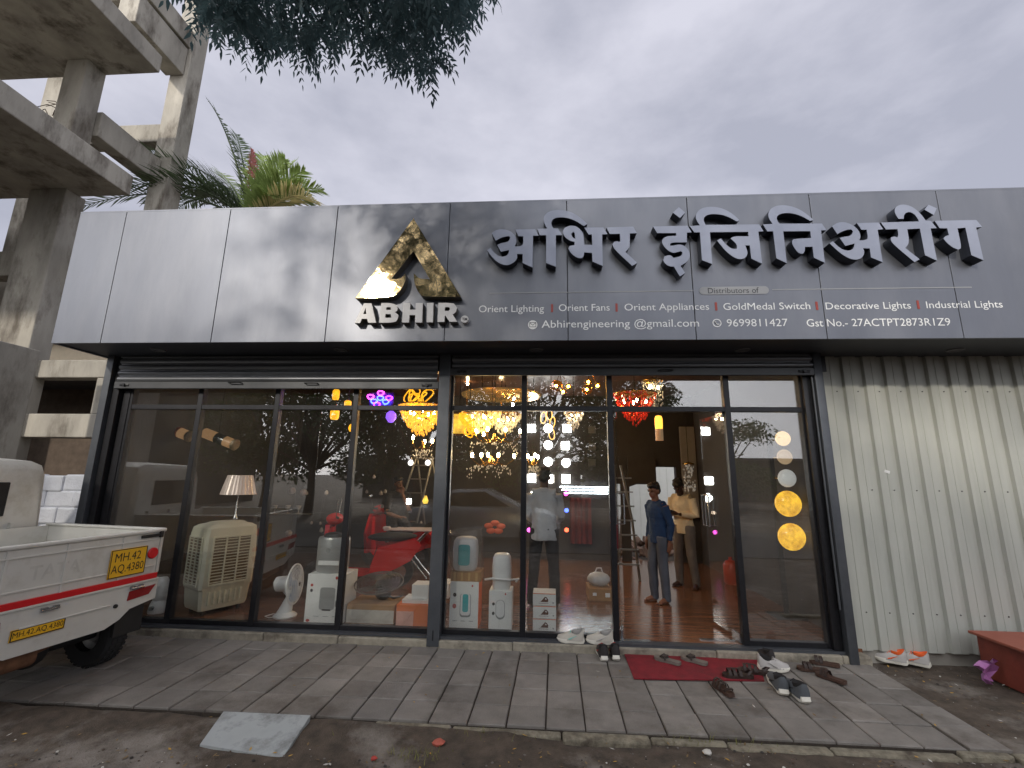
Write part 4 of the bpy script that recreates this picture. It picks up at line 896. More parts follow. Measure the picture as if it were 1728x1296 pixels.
def art_slim(b,w,h,y):
    rrect(b,.0,.52*h,.40*w,.50*h,.05,y,0); rrect(b,.0,.54*h,.36*w,.44*h,.045,y-.001,3); el2(-.3*w,.66*h,.06*w,.04*h,y,b,1); el2(-.3*w,.42*h,.06*w,.045*h,y,b,1); b.box((.22*w,y,.92*h),(.06*w,.002,.04*h),0,2)
    return [gry,dk,rdp,wp_]
def art_iron(b,w,h,y):
    b.box((0,y,.95*h),(w*.99,.002,.05*h),0,2)
    b.prism([[(-.18*w,.3*h),(.16*w,.3*h),(.17*w,.5*h),(.1*w,.68*h),(.02*w,.72*h),(-.03*w,.6*h),(-.1*w,.45*h)],[(.03*w,.5*h),(.11*w,.5*h),(.08*w,.6*h),(.03*w,.62*h)]], lambda u,v:(u,y,v),(0,.001,0),0); b.box((-.03*w,y,.2*h),(.42*w,.002,.025*h),0,0); b.box((.38*w,y,.25*h),(.06*w,.002,.1*h),0,1)
    return [mat('brown print', lin(96,56,40), .6),gry,orange_m]
tA,wA,hA = carton('white carton with a grey water heater printed on it, beside the white table fan',512,577,969,1051,.16,.36,[cw_,None],art_heater)
# water heater on it
o = W(556,966,.34); h_ = W(556,905,.34).z-hA
t = thing('water_heater', 'grey rounded water heater standing on the carton beside the table fan', 'water heater', (o.x+.03,.34,hA))
b = B(); r_ = width(530,582,940,.34)/2
b.lathe([(0,0),(r_*.92,0),(r_,.03),(r_,h_-.03),(r_*.94,h_),(0,h_)],(0,0,0),32,0,None,1,.8); b.build('body', steelg, t)
b = B(); b.lathe([(0,h_),(r_*.7,h_),(r_*.6,h_+.035),(r_*.3,h_+.05),(0,h_+.05)],(0,0,0),24,0,None,1,.8); b.build('cap', blk, t)
b = B(); b.box((.02,-r_*.8-.002,h_*.3),(r_*1.3,.012,.05),0,0,.003); b.build('sticker', cw_, t); b = B(); b.cyl((.0,-r_*.8-.006,h_*.65),(0,-r_*.78,h_*.65),.025); b.build('knob', gry, t)
tG,wG,hG = carton('white carton with a teal water heater print and an orange side',757,806,982,1061,.14,.30,[cw_,orange_m],art_geyser)
t,wC,hC = carton('open wooden crate with slats on the teal printed carton',760,811,965,981,.16,.28,[card,None],None,0,hG,'crate'); t['category'] = 'crate'
b = B()
for x in (-.36,-.12,.12,.36): b.box((x*wC,-.143,hC/2),(.07*wC,.006,hC*.85))
b.build('slat', mat('pale wood slat', lin(196,158,104), .8), t)
def geyser(label, px, pyt, zb, y, w, panel):
    h = W(px,pyt,y).z-zb; t = thing('water_heater', label, 'water heater', (W(px,960,y).x,y,zb)); b = B(); n = 28
    def ring(z, kx): return [(w/2*kx*abs(math.cos(a))**.55*(1 if math.cos(a) > 0 else -1), .11*kx*abs(math.sin(a))**.7*(1 if math.sin(a) > 0 else -1), z) for a in [6.2832*i/n for i in range(n)]]
    loft(b,[ring(0,.8),ring(.02,.92),ring(h*.2,.97),ring(h*.6,1.0),ring(h*.88,.93),ring(h*.97,.75),ring(h,.5)]); b.build('body', wp_, t)
    if panel: b = B(); rrect(b,0,h*.48,w*.46,h*.62,.03,-.117,0); b.build('front_panel', teal, t, recalc=False)
    return t, h
t, h_ = geyser('white and teal water heater in a clear plastic bag on the crate', 785, 905, hG+hC, .30, width(764,806,930,.3), True)
bag = thing('plastic_bag', 'clear polythene bag pulled over the teal fronted water heater', 'bag', t.location); b = B(); n = 22; vs = []; zz = [.0,.06,.2,.32,h_+.0,h_+.05,h_+.09]; rr_ = [1.12,1.2,1.22,1.2,1.08,.75,.95]
for z,k_ in zip(zz,rr_):
    for j in range(n): a = 6.2832*j/n; q = 1+.07*math.sin(3*a+z*20)+rnd.uniform(-.03,.03); vs.append((.17*k_*q*math.cos(a)+(.05 if z > h_ else 0)*math.cos(a),.15*k_*q*math.sin(a),z+(.03*math.cos(a) if z > h_ else 0)))
b.add(vs,[(i*n+j,i*n+(j+1)%n,(i+1)*n+(j+1)%n,(i+1)*n+j) for i in range(len(zz)-1) for j in range(n)],0,True); b.build('film', poly_m, bag)
tS,wS,hS = carton('slim white carton with a pale water heater print beside the teal printed carton',824,863,997,1063,.14,.26,[cw_,None],art_slim)
t, h_ = geyser('slim all white water heater with a rounded top standing on the slim carton', 847, 933, hS, .27, width(832,864,950,.27), False)
b = B(); b.tube([(-.19,-.05,.1),(-.1,-.13,.13),(.1,-.13,.12),(.2,-.06,.12),(.17,-.02,.08)],.012,8); b.build('hose', wp_, t)
zi = 0.0; zT = W(918,1001,.16).z; hI = zT/3
for i, lb in enumerate(('white iron carton at the bottom of the stack of three behind the glass','white iron carton in the middle of the stack of three behind the glass','white iron carton with an orange top edge, topmost of the stack of three')):
    w = width(900,939,1030,.16); t = thing('iron_carton', lb, 'box', (W(919,1030,.16).x,.28,i*hI),rnd.uniform(-.03,.03),'iron cartons stacked behind the glass'); b = B(); b.bx(-w/2,w/2,-.12,.12,.002,hI-.002,0,.004); b.build('box', cw_, t); b = B(); ms = art_iron(b,w,hI,-.1215); b.build('print', ms, t, recalc=False)
carton('long brown cardboard carton wrapped in white film under the black fan',583,664,1020,1054,.22,.42,[card,None],lambda b,w,h,y:(b.box((0,y-.002,h*.36),(w*.99,.004,h*.7)),[mat('milky wrapping film', lin(206,200,188), .25, var=.12, vs=9)])[1])
tO,wO,hO = carton('bright orange carton with a pale film corner next to the pillar',667,721,1021,1060,.14,.34,[orange_m,None],lambda b,w,h,y:(b.box((-.22*w,y-.002,h*.36),(w*.54,.004,h*.7)),[mat('pink wrapping film', lin(236,178,160), .25, var=.1, vs=9)])[1])
t1,w1,h1 = carton('flat white lidded carton lying on the orange carton',678,724,1012,1021,.2,.26,[cw_,None],None,0,hO)
carton('smaller white carton on top of the flat white carton',694,722,987,1012,.22,.22,[cw_,None],None,0,hO+h1)
carton('white carton standing inside the shop behind the steel pillar',741,757,985,1010,.9,.3,[cw_,None],None)
# black fan lying on the cardboard carton
o = W(640,983,.45); zc = W(640,1018,.3).z
t = thing('floor_fan', 'black fan lying face up on the long brown carton', 'fan', (o.x,.45,zc)); hh = max(.1,o.z-zc); rF = width(598,676,985,.45)/2
cage = mat('fan guard wire', lin(120,116,112), .35, .6)
def guard(b, c, ax, r, d, nsp=48, rings=7):
    q = Vector((0,0,1)).rotation_difference(Vector(ax)).to_matrix(); c = Vector(c)
    for s_ in (-1,1):
        for i in range(1,rings+1): b.lathe([(r*i/rings-.0018,s_*d*(1-(i/rings)**2)),(r*i/rings+.0018,s_*d*(1-(i/rings)**2)),(r*i/rings,s_*d*(1-(i/rings)**2)+.004),(r*i/rings-.0018,s_*d*(1-(i/rings)**2))],c,32,0,ax)
        for i in range(nsp):
            a = 6.2832*i/nsp; b.tube([c+q@Vector((.03*math.cos(a),.03*math.sin(a),s_*d)),c+q@Vector((r*.7*math.cos(a+.15),r*.7*math.sin(a+.15),s_*d*.5)),c+q@Vector((r*math.cos(a+.2),r*math.sin(a+.2),0))],.0016,4,0,False)
    b.lathe([(r-.006,-.006),(r+.006,-.006),(r+.006,.006),(r-.006,.006),(r-.006,-.006)],c,40,0,ax)
def blades(b, c, ax, r, nb=3):
    q = Vector((0,0,1)).rotation_difference(Vector(ax)).to_matrix(); c = Vector(c)
    b.lathe([(0,-.02),(.04,-.02),(.045,0),(.03,.03),(0,.035)],c,16,0,ax)
    for k in range(nb):
        a0 = 6.2832*k/nb; up_=[]; 
        for i in range(7):
            for j in range(5):
                rr = .04+(r-.04)*j/4; a = a0+(i/6-.5)*(1.1 if j > 1 else .7); up_.append(c+q@Vector((rr*math.cos(a),rr*math.sin(a),(i/6-.5)*.04)))
        b.add(up_,[(i*5+j,i*5+j+1,(i+1)*5+j+1,(i+1)*5+j) for i in range(6) for j in range(4)],0,True)
b = B(); guard(b,(0,0,hh),(0,-.25,1),rF,.05); b.build('guard', cage, t); b = B(); blades(b,(0,0,hh),(0,-.25,1),rF*.88); b.build('blade', mat('smoky fan blade', lin(92,84,80), .3), t)
b = B(); b.sph((.06,.0,.075),(.1,.09,.075),16); b.cyl((0,0,.05),(0,0,hh),.03); b.build('motor', mat('glossy black plastic', lin(26,26,27), .15), t); b = B(); b.tube([(.12,0,.05),(.2,-.03,.03),(.28,-.02,.05),(.3,.05,.06)],.012,8); b.build('cable', blk, t)
# white table fan, seen from the side
o = FL(478,1040,.0); t = thing('table_fan', 'white table fan standing on the floor facing right', 'fan', (o.x,max(o.y,.3),0)); yb = max(o.y,.3); xh = W(498,985,yb).x-o.x; zh = W(498,985,yb).z; rF = .225
b = B(); b.lathe([(0,0),(.13,0),(.135,.015),(.11,.035),(.06,.06)],(.02,0,0),24); loft(b,[[(x0_+.05,-.05,z),(x0_-.05,-.05,z),(x0_-.05,.05,z),(x0_+.05,.05,z)] if False else [(x0_+k_*math.cos(a),k_*.8*math.sin(a),z) for a in [6.2832*i/14 for i in range(14)]] for x0_,z,k_ in ((-.0,.03,.095),(.03,.12,.07),(.06,.22,.05),(.075,zh-.12,.042))]); b.build('stand', wp_, t)
b = B(); b.tube([(xh-.24,0,zh-.02),(xh-.22,0,zh-.01),(xh-.1,0,zh),(xh-.03,0,zh)],[.05,.085,.088,.07],18); b.tube([(.075,0,zh-.14),(xh-.12,0,zh-.05)],[.04,.045],12); b.build('motor', wp_, t)
b = B(); guard(b,(xh,0,zh),(1,.08,.05),rF,.055,56); b.build('guard', wp_, t); b = B(); blades(b,(xh,0,zh),(1,.08,.05),rF*.88); b.build('blade', mat('pale blue blade', lin(170,184,206), .3), t)
b = B(); b.tube([(-.08,0,.02),(-.16,.05,.008),(-.2,-.05,.008),(-.12,-.1,.008),(-.05,-.08,.01)],.005,6); b.build('cable', wp_, t)
# air cooler
o = FL(366,1030,0); yC = .52; t = thing('air_cooler', 'cream air cooler with brown louvred grilles on castors', 'air cooler', (W(366,1000,yC).x,yC,0), R(60))
hC_ = W(372,880,yC).z; crm = mat('cream plastic', lin(226,222,198), .45, var=.04); brn = mat('honeycomb pad', lin(120,100,76), .8, var=.3, vs=50)
w_, d_ = .62, .46
def rr(z,k_,w=w_,d=d_): 
    return [(w/2*k_*max(-1,min(1,1.4*math.cos(a))), d/2*k_*max(-1,min(1,1.4*math.sin(a))), z) for a in [6.2832*(i+.5)/32 for i in range(32)]]
b = B(); loft(b,[rr(.06,.86),rr(.1,.9),rr(hC_*.27,.95),rr(hC_*.29,1.0),rr(hC_*.6,1.02),rr(hC_*.88,.99),rr(hC_*.95,.95),rr(hC_*.98,.8),rr(hC_,.5)]); b.build('housing', crm, t, sharp=30)
for nm, w2, fn in (('front_grille',w_,lambda u,v,e:(u,-d_/2*1.02-e,v)),('side_grille',d_,lambda u,v,e:(-w_/2*1.02-e,u,v))):
    b = B(); hw = w2*.36; z0_, z1_ = hC_*.34, hC_*.84
    def qd(u0,u1,v0,v1,e,mi,th=.006):
        p_ = [fn(u0,v0,e),fn(u1,v0,e),fn(u1,v1,e),fn(u0,v1,e)]; q_ = [fn(u0,v0,e-th),fn(u1,v0,e-th),fn(u1,v1,e-th),fn(u0,v1,e-th)]
        b.add(p_+q_,[(0,1,2,3),(4,7,6,5),(0,4,5,1),(1,5,6,2),(2,6,7,3),(3,7,4,0)],mi)
    qd(-hw,hw,z0_,z1_,.002,1)
    for i in range(15): zz_ = z0_+(z1_-z0_)*(i+.5)/15; qd(-hw,hw,zz_-.006,zz_+.004,.012,0)
    for u in (-hw,-hw/3,hw/3,hw): qd(u-.008,u+.008,z0_,z1_,.014,0,.014)
    qd(-hw,hw,z0_-.02,z0_,.016,0,.016); qd(-hw,hw,z1_,z1_+.02,.016,0,.016); b.build(nm, [crm,brn], t)
for i in range(7): b = B(); b.bx(-.2+i*.06,-.175+i*.06,-d_/2*.98-.006,-d_/2*.9,.12,hC_*.25,0,.004); b.build('rib', crm, t)
for sx,sy in ((1,1),(1,-1),(-1,1),(-1,-1)): b = B(); b.cyl((sx*.2-.015,sy*.15,.03),(sx*.2+.015,sy*.15,.03),.03); b.cyl((sx*.2,sy*.15,.03),(sx*.2,sy*.15,.08),.012); b.build('castor', blk, t)
b = B(); b.lathe([(0,hC_+.012),(.2,hC_+.008),(.24,hC_-.01)],(0,0,0),24,0,None,1,.75); b.build('lid', crm, t)
# white jar mixer behind the truck corner, at the foot of the left pane
o = W(268,1020,.35); t = thing('mixer', 'white rounded kitchen appliance at the foot of the leftmost glass pane', 'appliance', (o.x,.35,0)); b = B(); b.lathe([(0,0),(.1,0),(.105,.02),(.09,.1),(.07,.14),(.085,.17),(.09,.32),(.05,.4),(0,.41)],(0,0,0),24); b.build('body', wp_, t); b = B(); b.cyl((0,-.12,.07),(0,-.09,.07),.025); b.build('knob', gry, t)
# table lamp on a dark plinth
o = W(402,834,1.0); t = thing('plinth_table', 'tall dark plinth carrying the table lamp behind the air cooler', 'plinth', (o.x,1.0,0)); b = B(); zl_ = W(402,893,1.0).z; b.bx(-.16,.16,-.16,.16,0,zl_-.03,0,.005); b.build('column', mat('dark display wall', (.1,.1,.1)), t); b = B(); b.bx(-.19,.19,-.19,.19,zl_-.03,zl_,0,.005); b.build('tabletop', blk, t)
t = thing('table_lamp', 'table lamp with a pleated silvery shade above the air cooler', 'lamp', (o.x,1.0,zl_)); zs0, zs1 = W(402,834,1.0).z-zl_, W(402,802,1.0).z-zl_; r0_, r1_ = width(376,427,834,1.0)/2, width(384,420,802,1.0)/2
b = B(); n = 60; vs = [((r_*(1+.012*(-1)**j))*math.cos(6.2832*j/n),(r_*(1+.012*(-1)**j))*math.sin(6.2832*j/n),z) for r_,z in ((r0_,zs0),(r1_,zs1),(r1_-.004,zs1),(r0_-.004,zs0)) for j in range(n)]
b.add(vs,[(i*n+j,i*n+(j+1)%n,(i+1)*n+(j+1)%n,(i+1)*n+j) for i in range(3) for j in range(n)]); b.build('shade', mat('silvery pleated shade', lin(205,190,182), .35, .2, emit=.12, ecol=(1,.75,.6)), t)
b = B(); b.lathe([(0,0),(.08,0),(.08,.015),(.02,.03),(.015,.08),(.035,.12),(.03,.16),(.012,.2),(.01,zs1),(0,zs1)],(0,0,0),20); b.build('base', steel, t)
# ladders, folding table, scooters
alu = mat('aluminium ladder', lin(150,146,138), .35, .8, var=.08)
ap = W(716,774,3.7); t = thing('step_ladder', 'aluminium folding step ladder standing open behind the table', 'ladder', (ap.x,3.7,0))
for s_ in (-1,1):
    b = B(); b.box((0,0,0),(.001,.001,.001)) if False else None
    b.tube([(s_*.17,-.02,ap.z),(s_*.24-.42,-.25,0)],.024,6); b.tube([(s_*.15,.04,ap.z),(s_*.2+.34,.25,0)],.02,6); b.build('rail', alu, t)
for i in range(7): f_ = (i+.5)/7.5; z = ap.z*(1-f_); b = B(); b.box((-.42*f_,-.02-.23*f_,z),(.36+.14*f_,.06,.025)); b.build('step', alu, t)
b = B(); b.box((0,0,ap.z+.01),(.42,.14,.03),0,0,.005); b.build('top_cap', alu, t)
o = W(692,893,2.6); t = thing('folding_table', 'folding table with crossed steel legs and a pale narrow top', 'table', (o.x,2.6,0)); b = B(); w = width(655,732,890,2.6); b.box((0,0,o.z),(w,.4,.03),0,0,.012); b.box((-w/2+.04,-.15,o.z+.03),(.12,.1,.05),0,0,.02); b.build('tabletop', mat('pale table top', lin(196,180,176), .5), t)
for s_ in (-1,1):
    b = B(); b.tube([(-w*.42,.1*s_,o.z-.02),(w*.45,.12*s_,.01)],.013,8); b.tube([(w*.4,.14*s_,o.z-.02),(-w*.45,.16*s_,.01)],.013,8); b.build('leg', steel, t)
zt_ = W(1052,785,2.6); t = thing('tall_ladder', 'tall aluminium ladder standing left of the doorway men', 'ladder', (zt_.x,2.6,0))
for s_ in (0,1): b = B(); b.tube([(-.02+s_*.0,.3*s_-.15,zt_.z),(.12+s_*.05-.02,.42*s_-.2,1.0),(.25,.5*s_-.25,0)] if s_ else [(-.18,-.1,zt_.z),(-.12,-.15,0)],.022,8); b.build('rail', alu, t)
for i in range(7): z = .3+i*(zt_.z-.4)/6.5; b = B(); b.box((-.02+.04*(1-i/6),-.02,z),(.28+.1*(1-i/6),.05,.022)); b.build('rung', alu, t)
redp = mat('glossy red plastic', lin(196,18,20), .25, var=.08)
def scooter(label, loc, rz):
    t = thing('scooter', label, 'scooter', loc, rz)
    B().prism([[(-.62,.35),(-.50,.9),(-.44,.92),(-.42,.6),(-.36,.3),(.1,.26),(.12,.36),(.2,.6),(.75,.72),(.85,.62),(.7,.4),(.5,.3),(.3,.22),(-.4,.2)]], lambda u,v:(u,-.16,v),(0,.32,0)).build('body', redp, t)
    B().prism([[(-.25,.25),(.25,.25),(.3,.6),(.18,.95),(-.18,.95),(-.3,.6)]], lambda u,v:(-.56-.0*v,u,v),(.06,0,0)).build('apron', redp, t)
    b = B(); b.sph((-.45,0,1.02),(.13,.17,.09),14); b.build('headlamp_cowl', redp, t); b = B(); b.tube([(-.38,-.36,1.06),(-.42,-.1,1.05),(-.42,.1,1.05),(-.38,.36,1.06)],.018,8); b.build('handlebar', blk, t)
    for s_ in (-1,1): b = B(); b.tube([(-.42,.25*s_,1.06),(-.40,.34*s_,1.25)],.006,6); b.sph((-.40,.36*s_,1.28),(.012,.06,.04),10); b.build('mirror', steel, t)
    b = B(); b.sph((.42,0,.74),(.38,.14,.07),16); b.build('seat', blk, t)
    for x in (-.62,.55):
        w_ = B(); w_.lathe([(.1,-.04),(.2,-.045),(.22,0),(.2,.045),(.1,.04)],(x,0,.22),24,0,(0,1,0)); w_ = w_.build('wheel', rub, t); c_ = B(); c_.cyl((x,-.03,.22),(x,.03,.22),.1,None,16); c_.build('rim', steel, w_)
o = FL(640,985,0); scooter('glossy red scooter parked behind the water heater carton', (W(612,950,1.75).x,1.75,0), R(20))
scooter('second red scooter parked behind the folding table with crossed legs', (W(668,940,3.3).x,3.35,0), R(-20))
# cartons, sacks and odds on the floor
t,_w,_h = carton('brown carton with two white stickers on the wooden floor behind the white trainers',994,1034,994,1022,1.5,.4,[card,None],lambda b,w,h,y:([b.box((-.25*w,y,.55*h),(.16*w,.002,.25*h)),b.box((.3*w,y,.5*h),(.2*w,.002,.35*h))],[cw_])[1])
b = B(); b.sph((0,0,.09),(.17,.12,.1),14); b.tube([(-.06,0,.15),(-.02,0,.24),(.04,0,.24),(.07,0,.15)],.01,6); t2 = thing('carrier_bag', 'white carrier bag lying on the brown carton with stickers', 'bag', t.location+Vector((0,0,_h))); b.build('bag_body', mat('thin white plastic', lin(210,212,212), .4, var=.1, vs=12, bump=.8, bs=18), t2)
o = FL(1278,985,0); t = thing('sack', 'crumpled beige sack on the floor behind the right glass pane', 'sack', (o.x,o.y,0)); b = B(); b.sph((0,0,.09),(.3,.2,.1),18); b.sph((.16,.05,.11),(.2,.17,.11),14); b.build('cloth', mat('beige sackcloth', lin(190,156,112), .9, var=.2, vs=9, bump=.9, bs=14), t)
o = FL(1308,978,0); t = thing('paper_bag', 'brown paper bag beside the beige sack', 'bag', (o.x,o.y+.1,0)); b = B(); b.box((0,0,.13),(.3,.2,.26),.2,0,.03); b.build('bag_body', mat('brown paper', lin(128,82,56), .85, var=.15), t)
o = FL(1240,988,0); t = thing('gas_cylinder', 'small orange red cylinder behind the door post', 'cylinder', (o.x,o.y+.1,0)); b = B(); b.lathe([(0,0),(.1,0),(.12,.03),(.12,.3),(.08,.36),(.03,.38),(.03,.42),(0,.42)],(0,0,0),20); b.build('tank', mat('orange red enamel', lin(206,52,26), .4), t)
o = FL(1330,988,0); t = thing('paper_sheet', 'loose white sheet of paper on the shop floor at the right', 'paper', (o.x,o.y,.002)); b = B(); b.box((0,0,.001),(.3,.16,.002),.4); b.build('sheet', cw_, t)
o = FL(1312,968,0); t = thing('pedestal_fan', 'white pedestal fan standing behind the right glass pane', 'fan', (o.x,o.y,0)); zf_ = W(1292,870,o.y); b = B(); b.lathe([(0,0),(.2,0),(.2,.02),(.03,.05),(.02,.1)],(0,0,0),24); b.tube([(0,0,.05),(0,0,zf_.z-.1)],.018,10); b.build('stand', wp_, t); b = B(); b.tube([(0,.02,zf_.z),(-.1,.12,zf_.z)],[.07,.08],14); b.build('motor', wp_, t)
b = B(); guard(b,(-.02,-.06,zf_.z),(-.3,-1,0),.22,.05,40); b.build('guard', wp_, t); b = B(); blades(b,(-.02,-.06,zf_.z),(-.3,-1,0),.19); b.build('blade', mat('pale blue blade', (.5,.5,.6)), t)
p, q = W(1036,860,1.3), W(1047,926,1.3); t = thing('red_banner', 'narrow dark red banner hanging inside the left door leaf', 'banner', (p.x,1.3,q.z)); b = B(); b.bx(0,q.x-p.x+.02,0,.01,0,p.z-q.z); b.build('cloth', mat('dark red cloth', lin(112,36,40), .8, var=.15), t)
p, q = W(962,840,4.3), W(1000,920,4.3); t = thing('red_curtain', 'dull red curtain hanging by the tube lights at the back', 'curtain', (p.x,4.45,q.z)); b = B(); n = 14; b.add([(i/n*(q.x-p.x),.03*math.sin(i*1.7),z) for z in (0,p.z-q.z) for i in range(n+1)],[(i,i+1,n+2+i,n+1+i) for i in range(n)],0,True); b.build('cloth', mat('dark red cloth', (.3,.02,.02)), t)
# yard seen through the back door
yard = thing('yard_wall', 'bright white sheet wall of the yard seen through the rear doorway', 'wall', (3.5,8.5,-.15)); b = B(); b.bx(1.5,7,8.5,8.6,-.15,4)
for i in range(28): b.bx(1.5+i*.2,1.52+i*.2,8.485,8.5,-.15,4)
b.build('sheeting', mat('white yard sheet', lin(226,226,218), .7, var=.03), yard, world=True)
ob = FL(1086,905,-.1); b = B()
for i in range(110):
    x, y = rnd.uniform(2.0,4.2), rnd.uniform(5.0,7.6); s_ = rnd.uniform(.04,.16); b.box((x,y,-.12+rnd.uniform(0,.22)),(s_*1.6,s_,s_*.7),rnd.uniform(0,3),0,.01,Matrix.Rotation(rnd.uniform(0,3),3,Vector((rnd.random(),rnd.random(),1)).normalized()))
tag(b.build('rubble', mat('broken brick rubble', lin(128,104,88), .95, var=.3, vs=5)), 'heap of broken bricks and rubble outside the rear doorway', 'rubble', None, 'stuff')
p, q = W(1064,822,4.55), W(1106,788,4.55)
# dark sheet over the upper part of the doorway, grey display panel, door sheet
t = thing('dark_sheet', 'dark sheet covering the upper left of the rear doorway', 'sheet', (p.x,4.52,p.z)); b = B(); b.prism([[(-.05,.0),(.12,.06),(.42,.06),(q.x-p.x,-.02),(q.x-p.x,.6),(-.05,.6)]], lambda u,v:(u,0,v),(0,.03,0)); b.build('cloth', mat('dark display wall', (.06,.06,.06)), t)
p, q = W(1146,720,4.5), W(1182,880,4.5); t = thing('display_panel', 'tall pale grey display panel behind the man in cream', 'panel', (p.x,4.5,0)); B().bx(0,q.x-p.x,0,.03,.9,p.z,0,.004).build('board', mat('pale grey laminate', lin(150,146,144), .5, var=.06), t)
# ------------------------------------------------------------------ lamps on show
YL_ = (1,.52,.06); WH = (1,.95,.88); AM = (1,.6,.2)
brass = mat('polished brass', lin(190,150,80), .25, .9)
def hang(t, z0, x=0, y=0, r=.006):
    b = B(); b.cyl((x,y,z0),(x,y,ZC-t.location.z),r,None,6); b.build('cord', blk, t)
def lamp_at(px, py, y, name, label, cat='lamp', group=None):
    p = W(px,py,y); return thing(name, label, cat, p, 0, group)
def px_r(n, py, y): return n*(DC+y)/FPX
gY = glow('amber lamp glow', (1,.36,.015), 1.9, .3, 14); gYs = glow('soft amber glow', (1,.42,.05), 1.6, .5, 7); gW = glow('white lamp glow', (1,.97,.92), 20); gB = glow('warm bulb glow', (1,.72,.36), 110)
for px, py, w, h, lb in ((567,666,6.5,9,'square amber pendant lantern in the third top pane'),(565,697,7.5,11,'amber drum pendant below the third top pane'),(587,681,6,5,'orange bell pendant left of the purple lamp')):
    y = 1.1; t = lamp_at(px,py,y,'pendant_lamp',lb,'lamp','amber pendant lamps'); rw, rh = px_r(w,py,y), px_r(h,py,y); n = 6 if py == 666 else 20
    b = B(); b.lathe([(0,-rh),(rw*.8,-rh),(rw,-rh*.6),(rw,rh*.7),(rw*.7,rh),(0,rh)],(0,0,0),n); b.build('lamp_shade', gY, t); b = B(); b.cyl((0,0,rh),(0,0,rh*1.4),rw*.3); b.build('lamp_cap', brass, t); hang(t, rh*1.4)
t = lamp_at(592,722,1.4,'bulb_pendant','small warm bulb pendant hanging at the third mullion'); b = B(); b.sph((0,0,0),(.035,.035,.06),12); b.build('bulb', gY, t); hang(t,.05)
# purple neon cluster
t = lamp_at(642,672,1.5,'neon_lamp','purple and blue neon lamp cluster under the ceiling'); gP = glow('purple neon', (.35,.03,1), 9); gM = glow('magenta neon', (.9,.06,.8), 6); gBl = glow('blue neon', (.05,.1,1), 9)
for i,(dx,dz,m_) in enumerate(((-.16,.02,gM),(-.1,-.05,gBl),(0,.0,gBl),(.09,-.06,gBl),(.0,.08,gM),(.14,.0,gP),(-.05,-.1,gP))):
    b = B(); b.tube([(dx+.05*math.cos(a),.02*math.sin(a*2),dz+.035*math.sin(a)) for a in [6.2832*k_/10 for k_ in range(11)]],.011,6); b.build('neon_ring', m_, t)
b = B(); b.bx(-.2,.2,.04,.07,-.12,.1,0,.01); b.build('backplate', mat('purple acrylic', (.08,.02,.2), .2), t); hang(t,.1,0,.05)
t = lamp_at(660,703,1.7,'violet_pendant','violet glass pendant below the neon cluster'); b = B(); b.lathe([(0,-.1),(.04,-.09),(.085,-.02),(.075,.05),(.03,.09),(0,.09)],(0,0,0),16); b.build('lamp_shade', glow('violet lamp', (.3,.12,1), 1.3), t); hang(t,.09)
# curled LED tubes
def curls(lb, px, py, y, seed, n, w, h):
    rg = random.Random(seed); t = lamp_at(px,py,y,'curled_led_lamp',lb)
    for i in range(n):
        ox, oz, a0 = rg.uniform(-w,w)*.6, rg.uniform(-h,h)*.3, rg.uniform(0,6.28); rx, rz_ = rg.uniform(.05,.09), rg.uniform(.8,1.1)*h
        b = B(); b.tube([(ox+rx*math.cos(a0+a)+.04*math.sin(2*a),.06*math.sin(a+i),oz+rz_*math.sin(a)) for a in [6.2832*k_/20 for k_ in range(21)]],.010,6); b.build('led_tube', gY, t)
    b = B(); b.cyl((0,0,h*1.2),(0,0,h*1.3),.1,None,20); b.build('canopy', brass, t); hang(t,h*1.3)
curls('bright yellow curled tube lamp in the fourth top pane',706,671,1.2,3,6,.19,.12)
curls('yellow curled tube lamp right of the steel pillar',792,716,1.3,8,6,.16,.14)
t = lamp_at(775,716,1.5,'box_lantern','glowing orange box lantern right of the steel pillar'); b = B(); b.box((0,0,0),(.2,.16,.3),0,0,.02); b.build('lamp_shade', gYs, t); b = B(); b.box((0,0,.16),(.22,.18,.02)); b.box((0,0,-.16),(.22,.18,.02)); b.build('frame', brass, t); hang(t,.17)
# crystal chandeliers
def chandelier(lb, px, py, y, rw, rh, col, em, seed, n=260, dome=True, bulbs=5):
    rg = random.Random(seed); t = lamp_at(px,py,y,'crystal_chandelier',lb,'chandelier'); R_, H_ = px_r(rw,py,y), px_r(rh,py,y)
    cm = mat('crystal '+lb[:24], col, .08, .0, var=.5, vs=9, emit=em, ecol=col, spec=.9); b = B()
    for i in range(n):
        u = rg.random(); a = rg.uniform(0,6.283); r_ = R_*(u**.5); z = H_*.5-H_*(1-(r_/R_)**2)*rg.uniform(.55,1.05) if dome else rg.uniform(-H_,H_)*.5; s_ = rg.uniform(.009,.017); c = Vector((r_*math.cos(a),r_*math.sin(a)*.8,z))
        b.add([c+Vector(q)*s_ for q in ((1,0,0),(-1,0,0),(0,1,0),(0,-1,0),(0,0,1.7),(0,0,-2.2))],[(0,2,4),(2,1,4),(1,3,4),(3,0,4),(2,0,5),(1,2,5),(3,1,5),(0,3,5)])
    b.build('crystal_drops', cm, t, kind='stuff', recalc=False)
    b = B(); b.lathe([(R_*.98,H_*.5),(R_,H_*.52),(R_*.98,H_*.54),(R_*.3,H_*.6),(0,H_*.6)],(0,0,0),28); b.build('frame', brass, t); hang(t,H_*.6)
    for i in range(bulbs): a = 6.2832*i/bulbs; b = B(); b.sph((R_*.5*math.cos(a),R_*.4*math.sin(a),H_*.25),(.018,.018,.03),8); b.build('bulb', gB, t)
    return t
chandelier('large amber crystal chandelier left of the steel pillar',712,709,1.3,42,48,(1,.42,.05),1.3,11,800)
chandelier('red crystal chandelier above the left door leaf',1072,690,1.7,36,50,(.8,.05,.03),.12,12,380,True,4)
